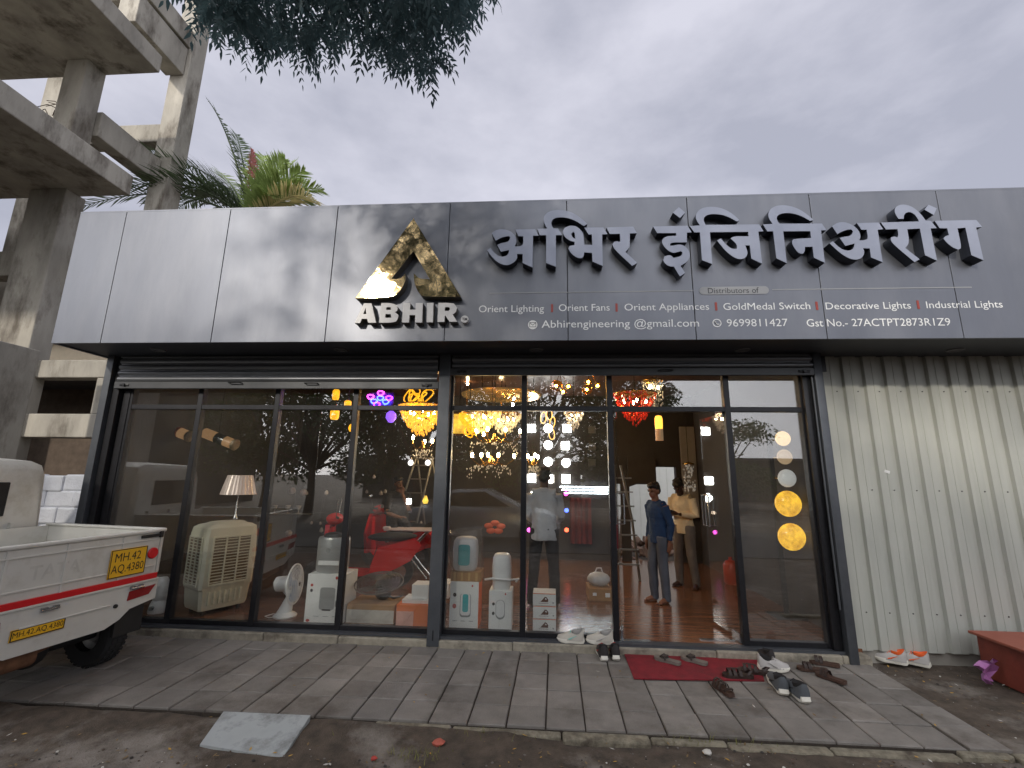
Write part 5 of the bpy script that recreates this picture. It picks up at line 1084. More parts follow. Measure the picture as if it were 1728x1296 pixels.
chandelier('clear glass crystal chandelier right of the red one',1102,665,2.2,18,44,(.8,.72,.62),.06,13,220,False,3)
chandelier('small clear crystal chandelier beside the twisted leaf lamp',968,710,2.6,17,30,(.9,.75,.62),.15,14,180,True,3)
chandelier('small crystal chandelier high behind the fourth top pane',745,700,2.6,14,22,(1,.6,.25),.4,15,120)
# candle chandeliers
def candles(lb, pts, y, bar, seed, arms=True):
    rg = random.Random(seed); c = W(sum(p[0] for p in pts)/len(pts), bar, y); t = thing('candle_chandelier', lb, 'chandelier', c)
    for i,(px,py) in enumerate(pts):
        p = W(px,py,y)-c; oy = .12*math.sin(i*2.1); b = B(); b.sph((p.x,oy,p.z),(.022,.022,.04),10); b.build('bulb', gB, t); b = B(); b.cyl((p.x,oy,p.z-.035),(p.x,oy,.01),.011,None,8); b.tube([(p.x,oy,.01),(p.x*.6,oy*.6,-.09),(p.x*.2,oy*.2,-.03),(0,0,.05)],.007,6); b.build('candle_arm', brass, t)
    w = max(abs(W(q[0],bar,y).x-c.x) for q in pts); b = B(); cm = mat('clear crystal drop', (.85,.8,.72), .05, .0, var=.4, vs=20, emit=.12, ecol=(1,.8,.55))
    for i in range(90):
        u = rg.uniform(-1,1); s_ = rg.uniform(.006,.011); q = Vector((u*w,rg.uniform(-.12,.12),-.04-.2*abs(math.sin(u*5.2))*rg.random()-.05)); b.add([q+Vector(e)*s_ for e in ((1,0,0),(-1,0,0),(0,1,0),(0,-1,0),(0,0,1.7),(0,0,-2.2))],[(0,2,4),(2,1,4),(1,3,4),(3,0,4),(2,0,5),(1,2,5),(3,1,5),(0,3,5)])
    b.build('crystal_drops', cm, t, kind='stuff', recalc=False); hang(t,.05); b = B(); b.lathe([(0,-.1),(.05,-.06),(.03,0),(.02,.06),(0,.06)],(0,0,0),14); b.build('hub', brass, t)
chandelier('golden crystal chandelier behind the curled lamp right of the pillar',812,712,2.4,34,34,(1,.6,.2),.8,16,420)
chandelier('pale gold crystal chandelier above the five bulb candle row',852,716,3.0,30,34,(1,.75,.45),.5,17,360)
candles('wide brass candle chandelier with a row of five lit bulbs',[(797,768),(811,767),(825,768),(841,768),(867,769)],1.9,776,21)
candles('upper brass candle chandelier hanging above the five bulb row',[(803,728),(815,732),(824,725),(853,725),(877,727)],2.3,738,22)
candles('small pink candle chandelier left of the light panels',[(891,770),(897,774),(903,769),(908,771)],2.8,778,23)
candles('small candle chandelier next to the steel pillar on the left',[(697,738),(714,745),(732,745)],2.4,750,24)
candles('added candle chandelier for the ceiling sparkles right of the pillar',[(789,647),(845,657),(866,684)],3.0,690,25)  # bulbs added to stand for the sparkles on the ceiling
# glowing gold dish added for the chandeliers' rippled light on the ceiling
t = lamp_at(846,672,2.6,'ceiling_light_ripple','wide gold dish added for rippled chandelier light on the ceiling'); b = B(); b.lathe([(0,.02),(.12,.0),(.16,.03),(.3,.0),(.34,.03),(.5,.01),(.54,.04),(.7,.03),(.72,.06)],(0,0,0),48); b.build('dish', mat('gold ripple glow', (.75,.45,.14), .2, .8, emit=.10, ecol=(1,.6,.2)), t); hang(t,.02)
# amber glass globes
gA = glass_mat('amber glass', 1.5, (.95,.55,.12))
for lb, px, py, y, gs in (('left cluster of amber glass globes in the top pane',945,652,1.6,((-.06,0,.095,1),(.13,-.0,.03,0),(.05,-.075,.03,0))),('right cluster of amber glass globes near the door',995,652,1.6,((-.05,-.06,.085,1),(-.02,.07,.035,0),(.13,.02,.035,0)))):
    t = lamp_at(px,py,y,'globe_cluster',lb,'lamp','amber globe clusters')
    for i,(dx,dz,r_,gl_) in enumerate(gs):
        b = B(); b.sph((dx,.05*(i-1),dz),.022,10); bu = b.build('bulb', gB, t); b = B(); b.sph((dx,.05*(i-1),dz),r_ if gl_ else r_*1.6,16); b.build('globe', gA, t)
        b = B(); b.tube([(dx,.05*(i-1),dz),(dx*.5,0,dz+.14),(0,0,.2)],.005,6); b.build('arm', brass, t)
    hang(t,.2)
t = lamp_at(930,700,1.8,'leaf_pendant','pendant of glowing yellow leaf shaped loops')
for dx_, dy_, rot in ((917,706,.3),(927,700,-.1),(932,714,.5),(931,733,-.2)):
    p = W(dx_,dy_,1.8)-t.location; b = B(); b.tube([(p.x+.045*math.sin(a)*math.cos(rot)+.03*math.sin(rot)*math.cos(a),.02*math.sin(a),p.z+.10*math.cos(a)*(1 if math.cos(a) > 0 else .8)) for a in [6.2832*k_/16 for k_ in range(17)]],.008,6); b.build('leaf_loop', glow('pale yellow led', (1,.55,.15), 2.0), t)
hang(t,.08)
for px, lb in ((693,'faceted bright ball lamp left of the ladder top'),(722,'faceted bright ball lamp right of the ladder top')):
    t = lamp_at(px,781,2.2,'ball_lamp',lb); b = B(); b.sph((0,0,0),.05,8); b.build('globe', glow('cut glass ball', (1,.98,.95), 1.8), t); b = B(); b.lathe([(.02,.05),(.03,.06),(.02,.08)],(0,0,0),12); b.build('lamp_cap', steel, t); hang(t,.08,0,0,.003)
t = lamp_at(718,843,2.0,'bulb_pendant','amber filament bulb hanging in front of the ladder'); b = B(); b.lathe([(0,-.07),(.035,-.06),(.05,-.02),(.03,.03),(.018,.06)],(0,0,0),14); b.build('bulb', gYs, t); hang(t,.06,0,0,.003)
t = lamp_at(690,846,2.4,'square_pendant','small square white lamp left of the filament bulb'); b = B(); b.box((0,0,0),(.07,.07,.09),0,0,.01); b.build('lamp_shade', gW, t); hang(t,.05,0,0,.003)
t = lamp_at(1112,722,2.0,'tube_pendant','amber and clear cylinder pendant hanging in the doorway'); b = B(); b.lathe([(.055,-.02),(.06,.05),(.06,.15),(.045,.19),(0,.2)],(0,0,0),20); b.build('lamp_shade', glow('amber cylinder', (1,.5,.06), 1.6), t); b = B(); b.lathe([(.058,-.2),(.06,-.2),(.06,-.02),(.058,-.02)],(0,0,0),20); b.build('lower_glass', mat('frosted amber glass', lin(190,150,100), .4, emit=.12, ecol=(1,.7,.4)), t); hang(t,.2)
# wall of square and round light panels
YP = YB-.02
for px, py, k_, lb in ((897,723,0,'square'),(925,723,1,'round'),(957,723,0,'square'),(925,751,1,'round'),(954,752,2,'square'),(925,779,1,'round'),(955,781,1,'round'),(897,807,0,'square'),(928,808,3,'square'),(955,808,0,'square'),(901,836,4,'round'),(921,835,4,'round')):
    row = {723:'top row',751:'second row',752:'second row',779:'third row',781:'third row',807:'fourth row',808:'fourth row'}.get(py,'lowest row'); cl_ = {0:'left column',1:'middle column',2:'right column'}[0 if px < 910 else 1 if px < 940 else 2]
    if (px,py) == (921,835): cl_ = 'middle column'
    t = thing('panel_light', f'lit white {lb} panel light on the back wall, {row}, {cl_}', 'light', W(px,py,YP), 0, 'panel lights on the back wall'); s_ = px_r(6.6,py,YP)
    b = B()
    if k_ in (1,4): b.cyl((0,-.03,0),(0,0,0),s_*1.05,None,28); b.build('diffuser', gW, t)
    else:
        w = s_*(.55 if k_ == 3 else 1); b.bx(-w,w,-.03,0,-s_,s_,0,.004); b.build('diffuser', gW, t)
    b = B()
    if k_ in (1,4): b.lathe([(s_*1.05,-.02),(s_*1.12,-.02),(s_*1.12,0),(s_*1.05,0)],(0,0,0),28,0,(0,1,0))
    else: b.bx(-s_*1.06,s_*1.06,.0,.012,-s_*1.06,s_*1.06)
    b.build('frame', wp_, t)
    if k_ == 2: b = B(); b.lathe([(0,-s_*.6),(s_*.3,-s_*.6),(s_*.1,-s_*.1),(s_*.16,s_*.2),(0,s_*.6)],(0,-.036,0),10,0,None,1,.1); b.build('silhouette', blk, t)
for px in (999,): 
    for py in (725,754,781): t = thing('dim_panel', f'unlit grey square panel on the back wall, {"top" if py == 725 else "middle" if py == 754 else "bottom"} of its column', 'light', W(px,py,YP), 0, 'unlit panels on the back wall'); b = B(); b.bx(-.08,.08,-.02,0,-.08,.08,0,.004); b.build('diffuser', mat('dim grey panel', lin(96,98,102), .4), t)
for px, py, c, nm in ((955,833,(1,.1,.75),'pink'),(956,861,(.08,.15,1),'blue'),(956,894,(1,.12,.05),'red'),(893,894,(1,.1,.7),'magenta'),(893,861,(1,.8,.6),'warm white')):
    t = thing('spot_light', f'small glowing {nm} spot light on the back wall', 'light', W(px,py,YP), 0, 'coloured spot lights on the back wall'); b = B(); b.cyl((0,-.03,0),(0,0,0),.045,None,20); b.build('diffuser', glow(nm+' spot', c, 4), t); b = B(); b.lathe([(.045,-.035),(.06,-.03),(.065,0),(.045,0)],(0,0,0),20,0,(0,1,0)); b.build('frame', blk, t)
for i, py in enumerate((822,827,832)):
    a_, c_ = W(945+i*3,py,YP), W(1026,py,YP); t = thing('tube_light', f'long white tube light on the back wall, {("upper","middle","lower")[i]} of three', 'light', (a_+c_)/2, 0, 'tube lights on the back wall'); w = c_.x-a_.x; b = B(); b.cyl((-w/2,-.02,0),(w/2,-.02,0),.011,None,10); b.build('tube', glow('cool tube', (.85,.95,1), 16), t); b = B(); b.bx(-w/2,w/2,-.008,0,-.014,.014); b.build('batten', wp_, t)
# stack of round lamps in the right pane
for px, py, r_, m_, lb in ((1321,740,12,mat('clear amber globe', lin(232,190,130), .1, var=.3, vs=12, emit=.8, ecol=(1,.7,.35)),'top amber globe lamp of the hanging column in the right pane'),(1324,771,12,mat('smoky globe', lin(150,132,110), .15, emit=.3, ecol=(1,.7,.4)),'smoky second globe lamp of the hanging column in the right pane'),(1328,807,14,mat('silver white globe', lin(200,204,200), .25, emit=.25, ecol=(1,1,1)),'silver white middle globe lamp of the hanging column in the right pane'),(1330,850,20,None,'large yellow globe lamp, upper of the two big ones in the right pane'),(1336,906,20.5,None,'large yellow globe lamp, lowest of the hanging column in the right pane')):
    t = lamp_at(px,py,.75,'globe_lamp',lb,'lamp','column of round lamps in the right pane'); rr_ = px_r(r_,py,.75); b = B()
    b.sph((0,0,0),(rr_,rr_*.55,rr_),24); b.build('globe', m_ or mat('mottled yellow globe glow', (1,.40,.035), .2, var=.4, vs=9, emit=1.25), t); b = B(); b.cyl((0,.05,0),(0,.3,0),.02); b.build('bracket', brass, t)  # mottling in the glow imitates each globe's bright spot and darker edges
zt_, zb_ = W(1322,722,1.05).z, W(1340,960,1.05).z; t = thing('lamp_stand', 'thin dark display post carrying the column of round lamps', 'stand', (W(1330,850,.75).x,1.05,0)); b = B(); b.bx(-.03,.03,0,.03,0,zt_); b.build('post', blk, t); b = B(); b.bx(-.2,.2,-.15,.15,0,.02); b.build('base', blk, t)
# up-down wall lamps on the right inner wall, lamps at the left
for i,(px,py,c,nm) in enumerate(((1233,862,(.05,.08,1),'blue'),(1253,866,(.06,.06,.9),'violet blue'),(1236,873,(.05,.7,.2),'green'),(1272,858,(1,.55,.25),'warm'))):
    t = lamp_at(px,py,3.2,'wall_lamp',f'small {nm} up and down lamp deep behind the door post','lamp','up and down wall lamps'); b = B(); b.bx(-.04,.04,0,.06,-.07,.07,0,.006); b.build('housing', blk, t); b = B(); b.cyl((0,.03,.07),(0,.03,.078),.035); b.cyl((0,.03,-.07),(0,.03,-.078),.035); b.sph((0,-.005,0),(.036,.01,.04),10); b.build('lens', glow(nm+' lens', c, 3), t)
for px, py, dx, lb in ((292,727,0,'amber tubular lamp with an orange band in the leftmost pane'),(368,741,0,'amber tubular lamp with a shiny steel band in the second pane')):
    t = lamp_at(px,py,1.1,'tubular_lamp',lb); b = B(); b.tube([(-.22,0,.09),(.24,0,-.07)],.075,20); b.build('lamp_shade', mat('dim amber shade', lin(150,120,92), .4, emit=.2, ecol=(1,.55,.25)), t); b = B(); b.tube([(-.02,0,.02),(.12,0,-.03)],.079,20); b.build('band', mat('orange lacquer', lin(205,92,40), .3) if px < 300 else steel, t); b = B(); b.lathe([(.07,0),(.085,.02),(.085,.05),(.06,.07),(0,.07)],(.24,0,-.07),18,0,(.95,0,-.3)); b.build('end_cap', mat('cream cap', lin(176,156,130), .4), t); hang(t,.06,0,0,.004)
for i,(px,py) in enumerate(((493,828),(512,831),(487,900))):
    t = lamp_at(px,py,2.6,'ball_pendant',('unlit white ball pendant left of its twin','unlit white ball pendant beside its twin','unlit white ball pendant hanging low near the water heater')[i]); b = B(); b.sph((0,0,0),.06,14); b.build('globe', mat('opal globe', lin(150,140,134), .3), t); hang(t,.05,0,0,.003)
zz_ = W(480,866,3.0); t = thing('shelf', 'thin glass shelf carrying three goblet lamps', 'shelf', zz_); b = B(); b.bx(-.5,.5,-.1,.1,-.01,0); b.build('board', steelg, t); b = B(); b.tube([(-.48,.08,0),(-.48,.08,ZC-zz_.z)],.004,6); b.tube([(.48,.08,0),(.48,.08,ZC-zz_.z)],.004,6); b.build('hanger', steel, t)
for i, px in enumerate((463,485,503)):
    p = W(px,866,3.0); t = thing('goblet_lamp', f'{("left","middle","right")[i]} goblet shaped lamp on the glass shelf', 'lamp', (p.x,3.0,zz_.z), 0, 'goblet lamps on the shelf'); b = B(); b.lathe([(0,0),(.04,0),(.01,.015),(.008,.06),(.03,.08),(.05,.14),(.045,.14),(.0,.085)],(0,0,0),16); b.build('goblet', mat('pale goblet', lin(190,184,178), .15), t)
t = lamp_at(835,890,2.6,'flower_lamp','orange flower shaped lamp above the white water heater')
for i in range(5): a = 6.2832*i/5+.3; b = B(); b.sph((.11*math.cos(a),0,.07*math.sin(a)),(.08,.03,.05),10); b.build('petal', mat('orange petal', lin(170,60,30), .5, emit=.05, ecol=(1,.3,.1)), t)
t = lamp_at(650,700,.9,'spare','x') if False else None
chandelier('slim hanging crystal strand lamp in front of the pale display panel',1163,806,4.3,9,42,(.8,.75,.65),.1,18,90,False,0)
for i in range(18):  # added pendants, scattered to stand for small glints
    px, py, y = rnd.uniform(465,720), rnd.uniform(800,905), rnd.uniform(2.6,4.3); p = W(px,py,y)
    t = thing('glint_pendant', 'small unlit glass pendant added for a glint in the middle of the shop', 'lamp', p, 0, 'pendants added for glints in the middle of the shop'); b = B(); q = rnd.uniform(.02,.04); b.lathe([(0,-q*1.6),(q,-q),(q*.9,q*.2),(q*.3,q),(0,q)],(0,0,0),12); b.build('lamp_shade', mat('pale goblet', (.5,.5,.5)), t); hang(t,q,0,0,.003)
# ------------------------------------------------------------------ mat, footwear, box and litter in front
ZPV = -.095
A_ = [FL(1052,1101,ZPV),FL(1278,1104,ZPV),FL(1290,1150,ZPV),FL(1070,1146,ZPV)]
dm = thing('door_mat', 'dark red felt door mat in front of the open glass door', 'mat', (sum(p.x for p in A_)/4,sum(p.y for p in A_)/4,ZPV)); b = B(); b.prism([[(p.x-dm.location.x,p.y-dm.location.y) for p in A_]], lambda u,v:(u,v,.007),(0,0,-.009)); b.build('felt', mat('dark red felt', lin(128,28,38), .95, var=.18, vs=9, bump=.8, bs=160, dirt=lin(96,30,34), ds=3), dm, recalc=False)
def foot_outline(L_, w):
    return [(L_*x, w*y) for x,y in ((-.5,0),(-.485,-.27),(-.40,-.36),(-.2,-.33),(.0,-.33),(.2,-.45),(.36,-.44),(.46,-.28),(.5,0),(.47,.24),(.38,.42),(.2,.48),(.02,.36),(-.2,.32),(-.40,.36),(-.485,.27))]
def sneaker(label, px, py, head, cols, z=ZPV, L_=.29, group=None, tilt=0, g=None):
    up, sole_c, inn, acc = cols; o = FL(px,py,z) if z < -.05 else Vector((W(px,py,-.1).x,-.095,z)); t = thing('sneaker', label, 'shoe', (o.x,o.y,z+.001), head, group); w = L_*.36
    b = B(); ol = foot_outline(L_*1.03,w*1.06); n = len(ol); vs = []
    for lv,(zz,k_) in enumerate(((.003,.94),(.022,1.03),(.044,.99))):
        for x,y in ol: vs.append((x*k_,y*k_,zz+(.014*max(0,(x/L_-.2))/.3 if lv < 2 else .008*max(0,(x/L_-.2)))+(.008 if lv == 2 and x < -.2*L_ else 0)))
    b.add(vs,[(i*n+j,i*n+(j+1)%n,(i+1)*n+(j+1)%n,(i+1)*n+j) for i in range(2) for j in range(n)]+[tuple(reversed(range(n))),tuple(2*n+j for j in range(n))],0,True); b.build('sole', sole_c, t)
    b = B(); st = ((-.49,.27,.100),(-.45,.36,.116),(-.36,.42,.108),(-.22,.42,.074),(-.08,.42,.080),(.04,.43,.085),(.16,.46,.070),(.28,.47,.056),(.38,.42,.048),(.45,.30,.042),(.49,.15,.034)); m = 13; vs = []
    for x,hw,h in st:
        for j in range(m):
            a = math.pi*j/(m-1); cs, sn = math.cos(a), math.sin(a); hh = h*abs(sn)**.55
            if x < .02 and abs(cs) < .62: hh = min(hh, h*.72 if x > -.44 else h)
            vs.append((x*L_, w*hw*cs*(1-.22*sn)*2*.52, .03+hh))
    b.add(vs,[(i*m+j,i*m+j+1,(i+1)*m+j+1,(i+1)*m+j) for i in range(len(st)-1) for j in range(m-1)]+[tuple(range(m)),tuple((len(st)-1)*m+j for j in reversed(range(m)))],0,True); b.build('upper', up, t, sharp=60)
    b = B(); b.lathe([(0,0),(.8,.0),(1,.014),(1.08,.02),(1.12,.012),(1.05,-.01)],(-.25*L_,0,.102),18,0,None,.19*L_,.125*L_)
    b2 = B(); b2.v = [(v[0],v[1],.102+(v[2]-.102)+.13*max(0,(-v[0]/L_-.25))) for v in b.v]; b2.f, b2.m, b2.s = b.f, b.m, b.s; b2.build('collar', inn, t)
    b = B()
    for i in range(5): x = (.0+.05*i)*L_; zz = .118-.011*i; b.tube([(x,-.03,zz-.012),(x+.004,0,zz+.002),(x,.03,zz-.012)],.0042,6)
    b.build('laces', acc, t)
    b = B(); zq = .062
    for s_ in (-1,1): b.tube([(-.05*L_,s_*w*.44,zq-.012),(.08*L_,s_*w*.46,zq-.018),(-.22*L_,s_*w*.42,zq+.016)],[.004,.006,.002],6)
    b.build('side_stripe', acc, t)
    return t
cwhite = mat('off white mesh', lin(186,180,168), .8, var=.08, bump=.4, bs=200); swhite = mat('white foam sole', lin(222,218,206), .6, var=.05); dkin = mat('dark lining', lin(34,32,32), .9); gmesh = mat('grey knit', lin(82,86,90), .85, var=.12, bump=.4, bs=200); pale_g = mat('pale grey lining', lin(150,148,144), .9); mint = mat('mint accent', lin(120,190,180), .6)
blk_knit = mat('black knit', lin(46,42,42), .85, var=.15); redacc = mat('red accent', lin(176,60,50), .6); orng = mat('orange trim', lin(230,98,40), .6); bgrey = mat('light grey mesh', lin(176,172,168), .8, var=.1)
sneaker('white running shoe with a mint stripe, left one on the door sill',963,1079,R(176),(cwhite,swhite,pale_g,mint),-.018,.28,'pair of white running shoes')
sneaker('white running shoe, right one on the door sill by the door post',1012,1079,R(178),(cwhite,swhite,pale_g,bgrey),-.018,.28,'pair of white running shoes')
sneaker('black and red trainer standing heel first left of the red mat, left shoe',1016,1107,R(92),(blk_knit,swhite,dkin,redacc),ZPV,.30,'pair of black and red trainers')
sneaker('black and red trainer nearest the red mat corner, right shoe',1037,1106,R(88),(blk_knit,swhite,dkin,redacc),ZPV,.30,'pair of black and red trainers')
sneaker('grey knit trainer with thick white sole, farther one in front of the mat',1313,1160,R(80),(gmesh,swhite,dkin,dkin),ZPV,.34,'pair of grey trainers')
sneaker('grey knit trainer with thick white sole, nearer one in front of the mat',1342,1172,R(90),(gmesh,swhite,dkin,dkin),ZPV,.34,'pair of grey trainers')
sneaker('crumpled pale grey shoe lying behind the grey trainers',1306,1132,R(-10),(bgrey,swhite,dkin,pale_g),ZPV,.27)
sneaker('black shoe behind the crumpled pale grey shoe',1291,1116,R(100),(blk_knit,mat('black sole', lin(40,38,38), .7),dkin,blk_knit),ZPV,.26)
sneaker('grey sneaker with orange trim by the green sheet wall, left shoe',1503,1118,R(150),(bgrey,swhite,orng,orng),-.125,.27,'pair of orange trimmed sneakers')
sneaker('grey sneaker with orange trim by the green sheet wall, right shoe',1541,1121,R(140),(bgrey,swhite,orng,orng),-.125,.27,'pair of orange trimmed sneakers')
def sandal(label, px, py, head, sole_m, strap_m, kind, z=ZPV, L_=.27, group=None):
    o = FL(px,py,z); t = thing('sandal', label, 'sandal', (o.x,o.y,z+.001), head, group); w = L_*.38
    b = B(); ol = foot_outline(L_,w); n = len(ol); b.add([(x,y,zz+.012*max(0,-x/L_)) for zz in (.0,.014,.026) for x,y in ol],[(i*n+j,i*n+(j+1)%n,(i+1)*n+(j+1)%n,(i+1)*n+j) for i in range(2) for j in range(n)]+[tuple(reversed(range(n))),tuple(2*n+j for j in range(n))],0,False); b.build('sole', sole_m, t)
    def strap(p_, r_=.008, k_=3.0):
        b = B(); pts = [Vector(q) for q in p_]; sm_pts = []
        for i in range(len(pts)-1):
            for s_ in range(4): sm_pts.append(pts[i].lerp(pts[i+1],s_/4))
        sm_pts.append(pts[-1]); vs = []; wd_ = r_*k_
        for i,q in enumerate(sm_pts): vs += [q+Vector((-wd_/2,0,0)), q+Vector((wd_/2,0,0)), q+Vector((wd_/2,0,.006)), q+Vector((-wd_/2,0,.006))]
        nn = len(sm_pts); b.add(vs,[(i*4+j,i*4+(j+1)%4,(i+1)*4+(j+1)%4,(i+1)*4+j) for i in range(nn-1) for j in range(4)]+[(3,2,1,0),tuple((nn-1)*4+j for j in range(4))],0,True); b.build('strap', strap_m, t)
    if kind == 'flip':
        for s_ in (-1,1): b = B(); b.tube([(.28*L_,0,.03),(.15*L_,s_*.02,.055),(.0,s_*w*.38,.022)],[.006,.009,.009],8); b.build('strap', strap_m, t)
        b = B(); b.box((.1*L_,0,.05),(.06,.07,.01),0,0,.004); b.build('strap_bridge', strap_m, t)
    else:
        for x in ((.26,.1,-.08) if kind == 'strappy' else (.22,.08)): strap([(x*L_,-w*.46,.02),(x*L_+.005,-w*.3,.058),(x*L_+.008,0,.07),(x*L_+.005,w*.3,.058),(x*L_,w*.46,.02)],.009)
        if kind == 'strappy': strap([(-.3*L_,-w*.36,.03),(-.42*L_,-w*.2,.06),(-.47*L_,0,.065),(-.42*L_,w*.2,.06),(-.3*L_,w*.36,.03)],.008); b = B(); b.box((.08*L_,0,.074),(.3*L_,.02,.008),0,0,.003); b.build('strap', strap_m, t)
    return t
gso = mat('grey rubber sole', lin(116,108,100), .7); dst = mat('dark strap', lin(58,50,46), .7); bso = mat('brown leather', lin(74,52,42), .65, var=.2); bst = mat('dark brown leather', lin(50,36,31), .6, var=.2)
sandal('grey flip flop on the red mat, left one',1126,1117,R(140),gso,dst,'flip',ZPV+.008,.27,'pair of grey flip flops'); sandal('grey flip flop on the red mat, right one',1171,1117,R(135),gso,dst,'flip',ZPV+.008,.27,'pair of grey flip flops')
sandal('dark brown strapped sandal standing alone in front of the red mat',1220,1166,R(100),bso,bst,'strappy')
sandal('dark strapped sandal lying across the front edge of the red mat',1245,1143,R(175),bst,bst,'strappy',ZPV+.006); sandal('dark strapped sandal beside the one across the mat edge',1272,1136,R(160),bst,bst,'strappy',ZPV+.006)
sandal('brown slipper right of the mat, farther one',1371,1132,R(165),bso,bst,'slide',ZPV,.26,'pair of brown slippers'); sandal('brown slipper right of the mat, nearer one on the dark stain',1402,1147,R(120),bso,bst,'slide',ZPV,.26,'pair of brown slippers')
sandal('brown slipper nearest the green wall, lying sideways',1391,1122,R(150),bso,bst,'slide',ZPV,.26)
# red counter box at the right edge
a_ = FL(1659,1138,-.13); t = thing('red_box', 'brick red wooden box with an overhanging lid by the green sheet wall', 'box', (a_.x+.5,a_.y-.28,-.14)); zt_ = W(1652,1066,a_.y).z+.14
rdw = mat('brick red painted wood', lin(132,62,48), .6, var=.15, vs=4, bump=.2, bs=30, dirt=lin(100,50,42), ds=3)
b = B(); b.bx(-.5,.5,-.32,.28,0,zt_-.025,0,.006); b.build('case', rdw, t); b = B(); b.bx(-.55,.55,-.37,.31,zt_-.022,zt_+.004,0,.006); b.build('lid', mat('brick red lid', lin(150,82,64), .5, var=.1), t)
a_ = FL(1678,1158,-.13); t = thing('purple_rag', 'crumpled purple plastic rag against the red box', 'rag', (a_.x-.03,a_.y,-.13)); b = B(); b.add([(.1*math.cos(j*.6+i)*(.4+.2*i)+rnd.uniform(-.02,.02),.05*math.sin(j*1.1+i)+rnd.uniform(-.02,.02),.03+.045*i+rnd.uniform(-.015,.015)) for i in range(5) for j in range(8)],[(i*8+j,i*8+(j+1)%8,(i+1)*8+(j+1)%8,(i+1)*8+j) for i in range(4) for j in range(8)],0,True); b.build('cloth', mat('purple plastic', lin(176,112,170), .4, var=.15), t)
# loose stone slab, brick bits, gravel, leaves, grass
q_ = [FL(*p,-.105) for p in ((376,1210),(523,1217),(500,1236),(450,1250),(425,1264),(385,1258),(330,1242))]; c_ = sum(q_,Vector())/len(q_)
sl_ = thing('stone_slab', 'loose pale grey stone slab half buried in dirt at the pavement edge', 'slab', (c_.x,c_.y,-.14)); q4 = [FL(*p,-.105) for p in ((376,1210),(523,1217),(478,1268),(338,1250))]
b = B(); b.prism([[(p.x-c_.x,p.y-c_.y) for p in q4]], lambda u,v:(u,v,.034+.2*v),(0,0,-.04)); b.build('stone', mat('pale grey cut stone', lin(160,164,164), .6, var=.08, vs=5, dirt=lin(110,112,110), ds=5), sl_, recalc=False)
b = B()
def pebble(b, x, y, z, s_, mi=0):
    vs = []; a0 = rnd.uniform(0,6)
    for zz,k_ in ((0,.8),(.35,1),(.7,.6)):
        for j in range(6): a = a0+6.2832*j/6; r_ = s_*k_*rnd.uniform(.7,1.15); vs.append((x+r_*math.cos(a),y+r_*.8*math.sin(a),z+zz*s_))
    vs.append((x,y,z+.8*s_)); b.add(vs,[(i*6+j,i*6+(j+1)%6,(i+1)*6+(j+1)%6,(i+1)*6+j) for i in range(2) for j in range(6)]+[(12+j,12+(j+1)%6,18) for j in range(6)],mi)
for i in range(2600):
    r_ = rnd.random()
    if r_ < .82: x, y, z = rnd.uniform(-4.2,4.2), rnd.uniform(-2.6,-1.62), -.15
    else: x, y, z = rnd.uniform(3.28,5.6), rnd.uniform(-1.8,-.05), -.15
    h = mn.noise(Vector((x*1.3,y*1.3,0)))*.02+mn.noise(Vector((x*6,y*6,3)))*.008
    s_ = .003+.011*rnd.random()**4; pebble(b, x, y, z+h, s_, rnd.choice((0,0,0,0,1,1,1,2,2,3)))
tag(b.build('gravel', [mat('grey gravel', lin(110,104,98), .9, var=.2), mat('brown gravel', lin(84,70,58), .95, var=.2), mat('dark gravel', lin(60,56,53), .9), mat('pale chips', lin(190,186,178), .8)], recalc=False), 'scattered pebbles and grit on the dirt in front of the pavement', 'gravel', None, 'stuff')
b = B()
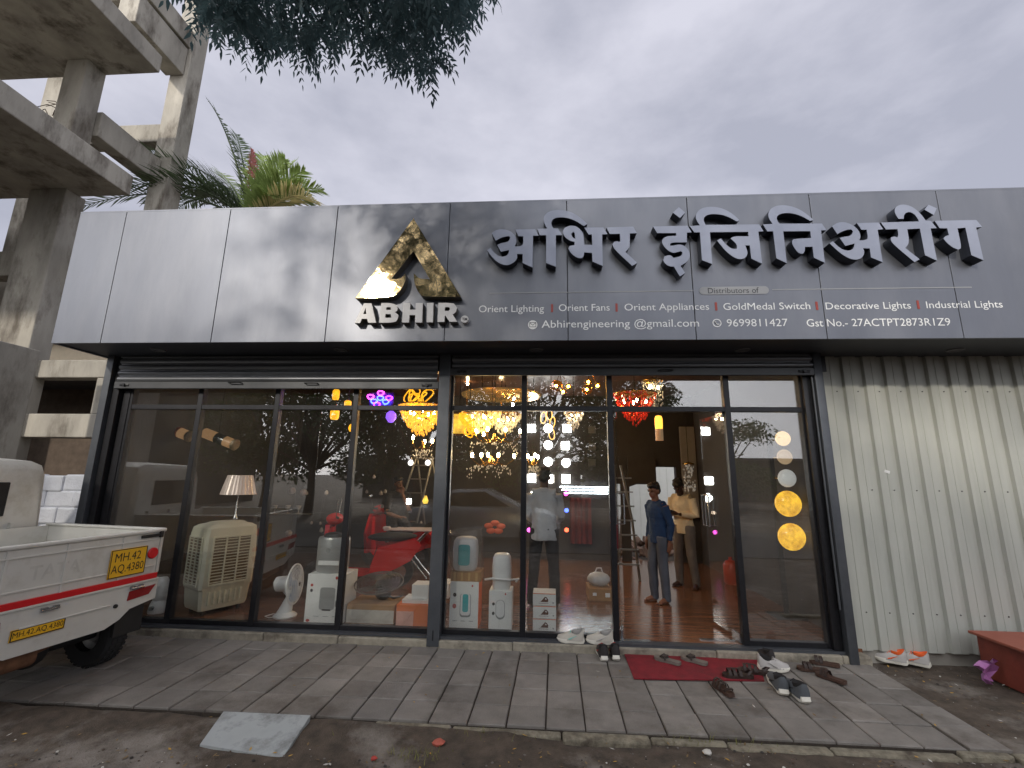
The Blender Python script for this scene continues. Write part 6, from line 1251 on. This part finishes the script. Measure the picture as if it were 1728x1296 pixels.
for i in range(520):
    if rnd.random() < .6: x, y, z = rnd.uniform(-4.2,4.6), rnd.uniform(-2.4,-1.6), -.14
    elif rnd.random() < .5: x, y, z = rnd.uniform(-3,3.1), rnd.uniform(-1.5,-.1), -.092
    else: x, y, z = rnd.uniform(3.3,5.4), rnd.uniform(-1.6,-.1), -.135
    if z == -.092 and rnd.random() < .6: continue
    a = rnd.uniform(0,6.28); s_ = rnd.uniform(.008,.022); d = Vector((math.cos(a),math.sin(a),rnd.uniform(-.1,.3))); e = Vector((-math.sin(a),math.cos(a),rnd.uniform(-.2,.3))); o = Vector((x,y,z+.008))
    b.add([o, o+d*s_+e*s_*.4, o+d*s_*2, o+d*s_-e*s_*.4],[(0,1,2,3)],rnd.choice((0,0,0,0,1,2)))
tag(b.build('leaf_litter', [mat('dry leaf', lin(120,98,64), .8, var=.3), mat('yellow leaf', lin(178,140,60), .8, var=.2), mat('paper crumb', lin(190,186,178), .8)], recalc=False), 'dry leaves and paper crumbs strewn over dirt and paving', 'litter', None, 'stuff')
for px, py, lb, m_, s_ in ((740,1256,'broken piece of red brick on the dirt below the pavement',mat('red brick bit', lin(176,92,76), .9, var=.2),.045),(631,1281,'small red plastic scrap on the dirt',redacc,.025),(1194,1272,'flat pale stone on the dirt in front of the grass tuft',mat('pale chips', (.5,.5,.5)),.035)):
    o = FL(px,py,-.14); b = B(); pebble(b,0,0,0,s_); o_ = b.build('stone_bit', m_, None, (o.x,o.y,-.142), recalc=False); tag(o_, lb, 'stone')
b = B()
for cx_, cy_, n_, sp in ((1160,1246,90,.16),(1240,1252,50,.3),(690,1275,60,.25),(820,1240,40,.3),(560,1235,40,.3)):
    o = FL(cx_,cy_,-.13)
    for i in range(n_):
        p = o+Vector((rnd.gauss(0,sp*.5),rnd.gauss(0,.04),-.01)); a = rnd.uniform(0,6.28); h = rnd.uniform(.02,.07); v = Vector((math.cos(a)*.5,math.sin(a)*.5,1)).normalized()*h; s_ = Vector((-math.sin(a),math.cos(a),0))*.002
        b.add([p-s_,p+s_,p+v*.6+s_*.7,p+v+Vector((math.cos(a),math.sin(a),0))*h*.3,p+v*.6-s_*.7],[(0,1,2,4),(4,2,3)])
tag(b.build('grass', mat('sparse grass', lin(112,112,52), .8, var=.3), recalc=False), 'sparse yellowish grass along the pavement edge', 'grass', None, 'stuff')
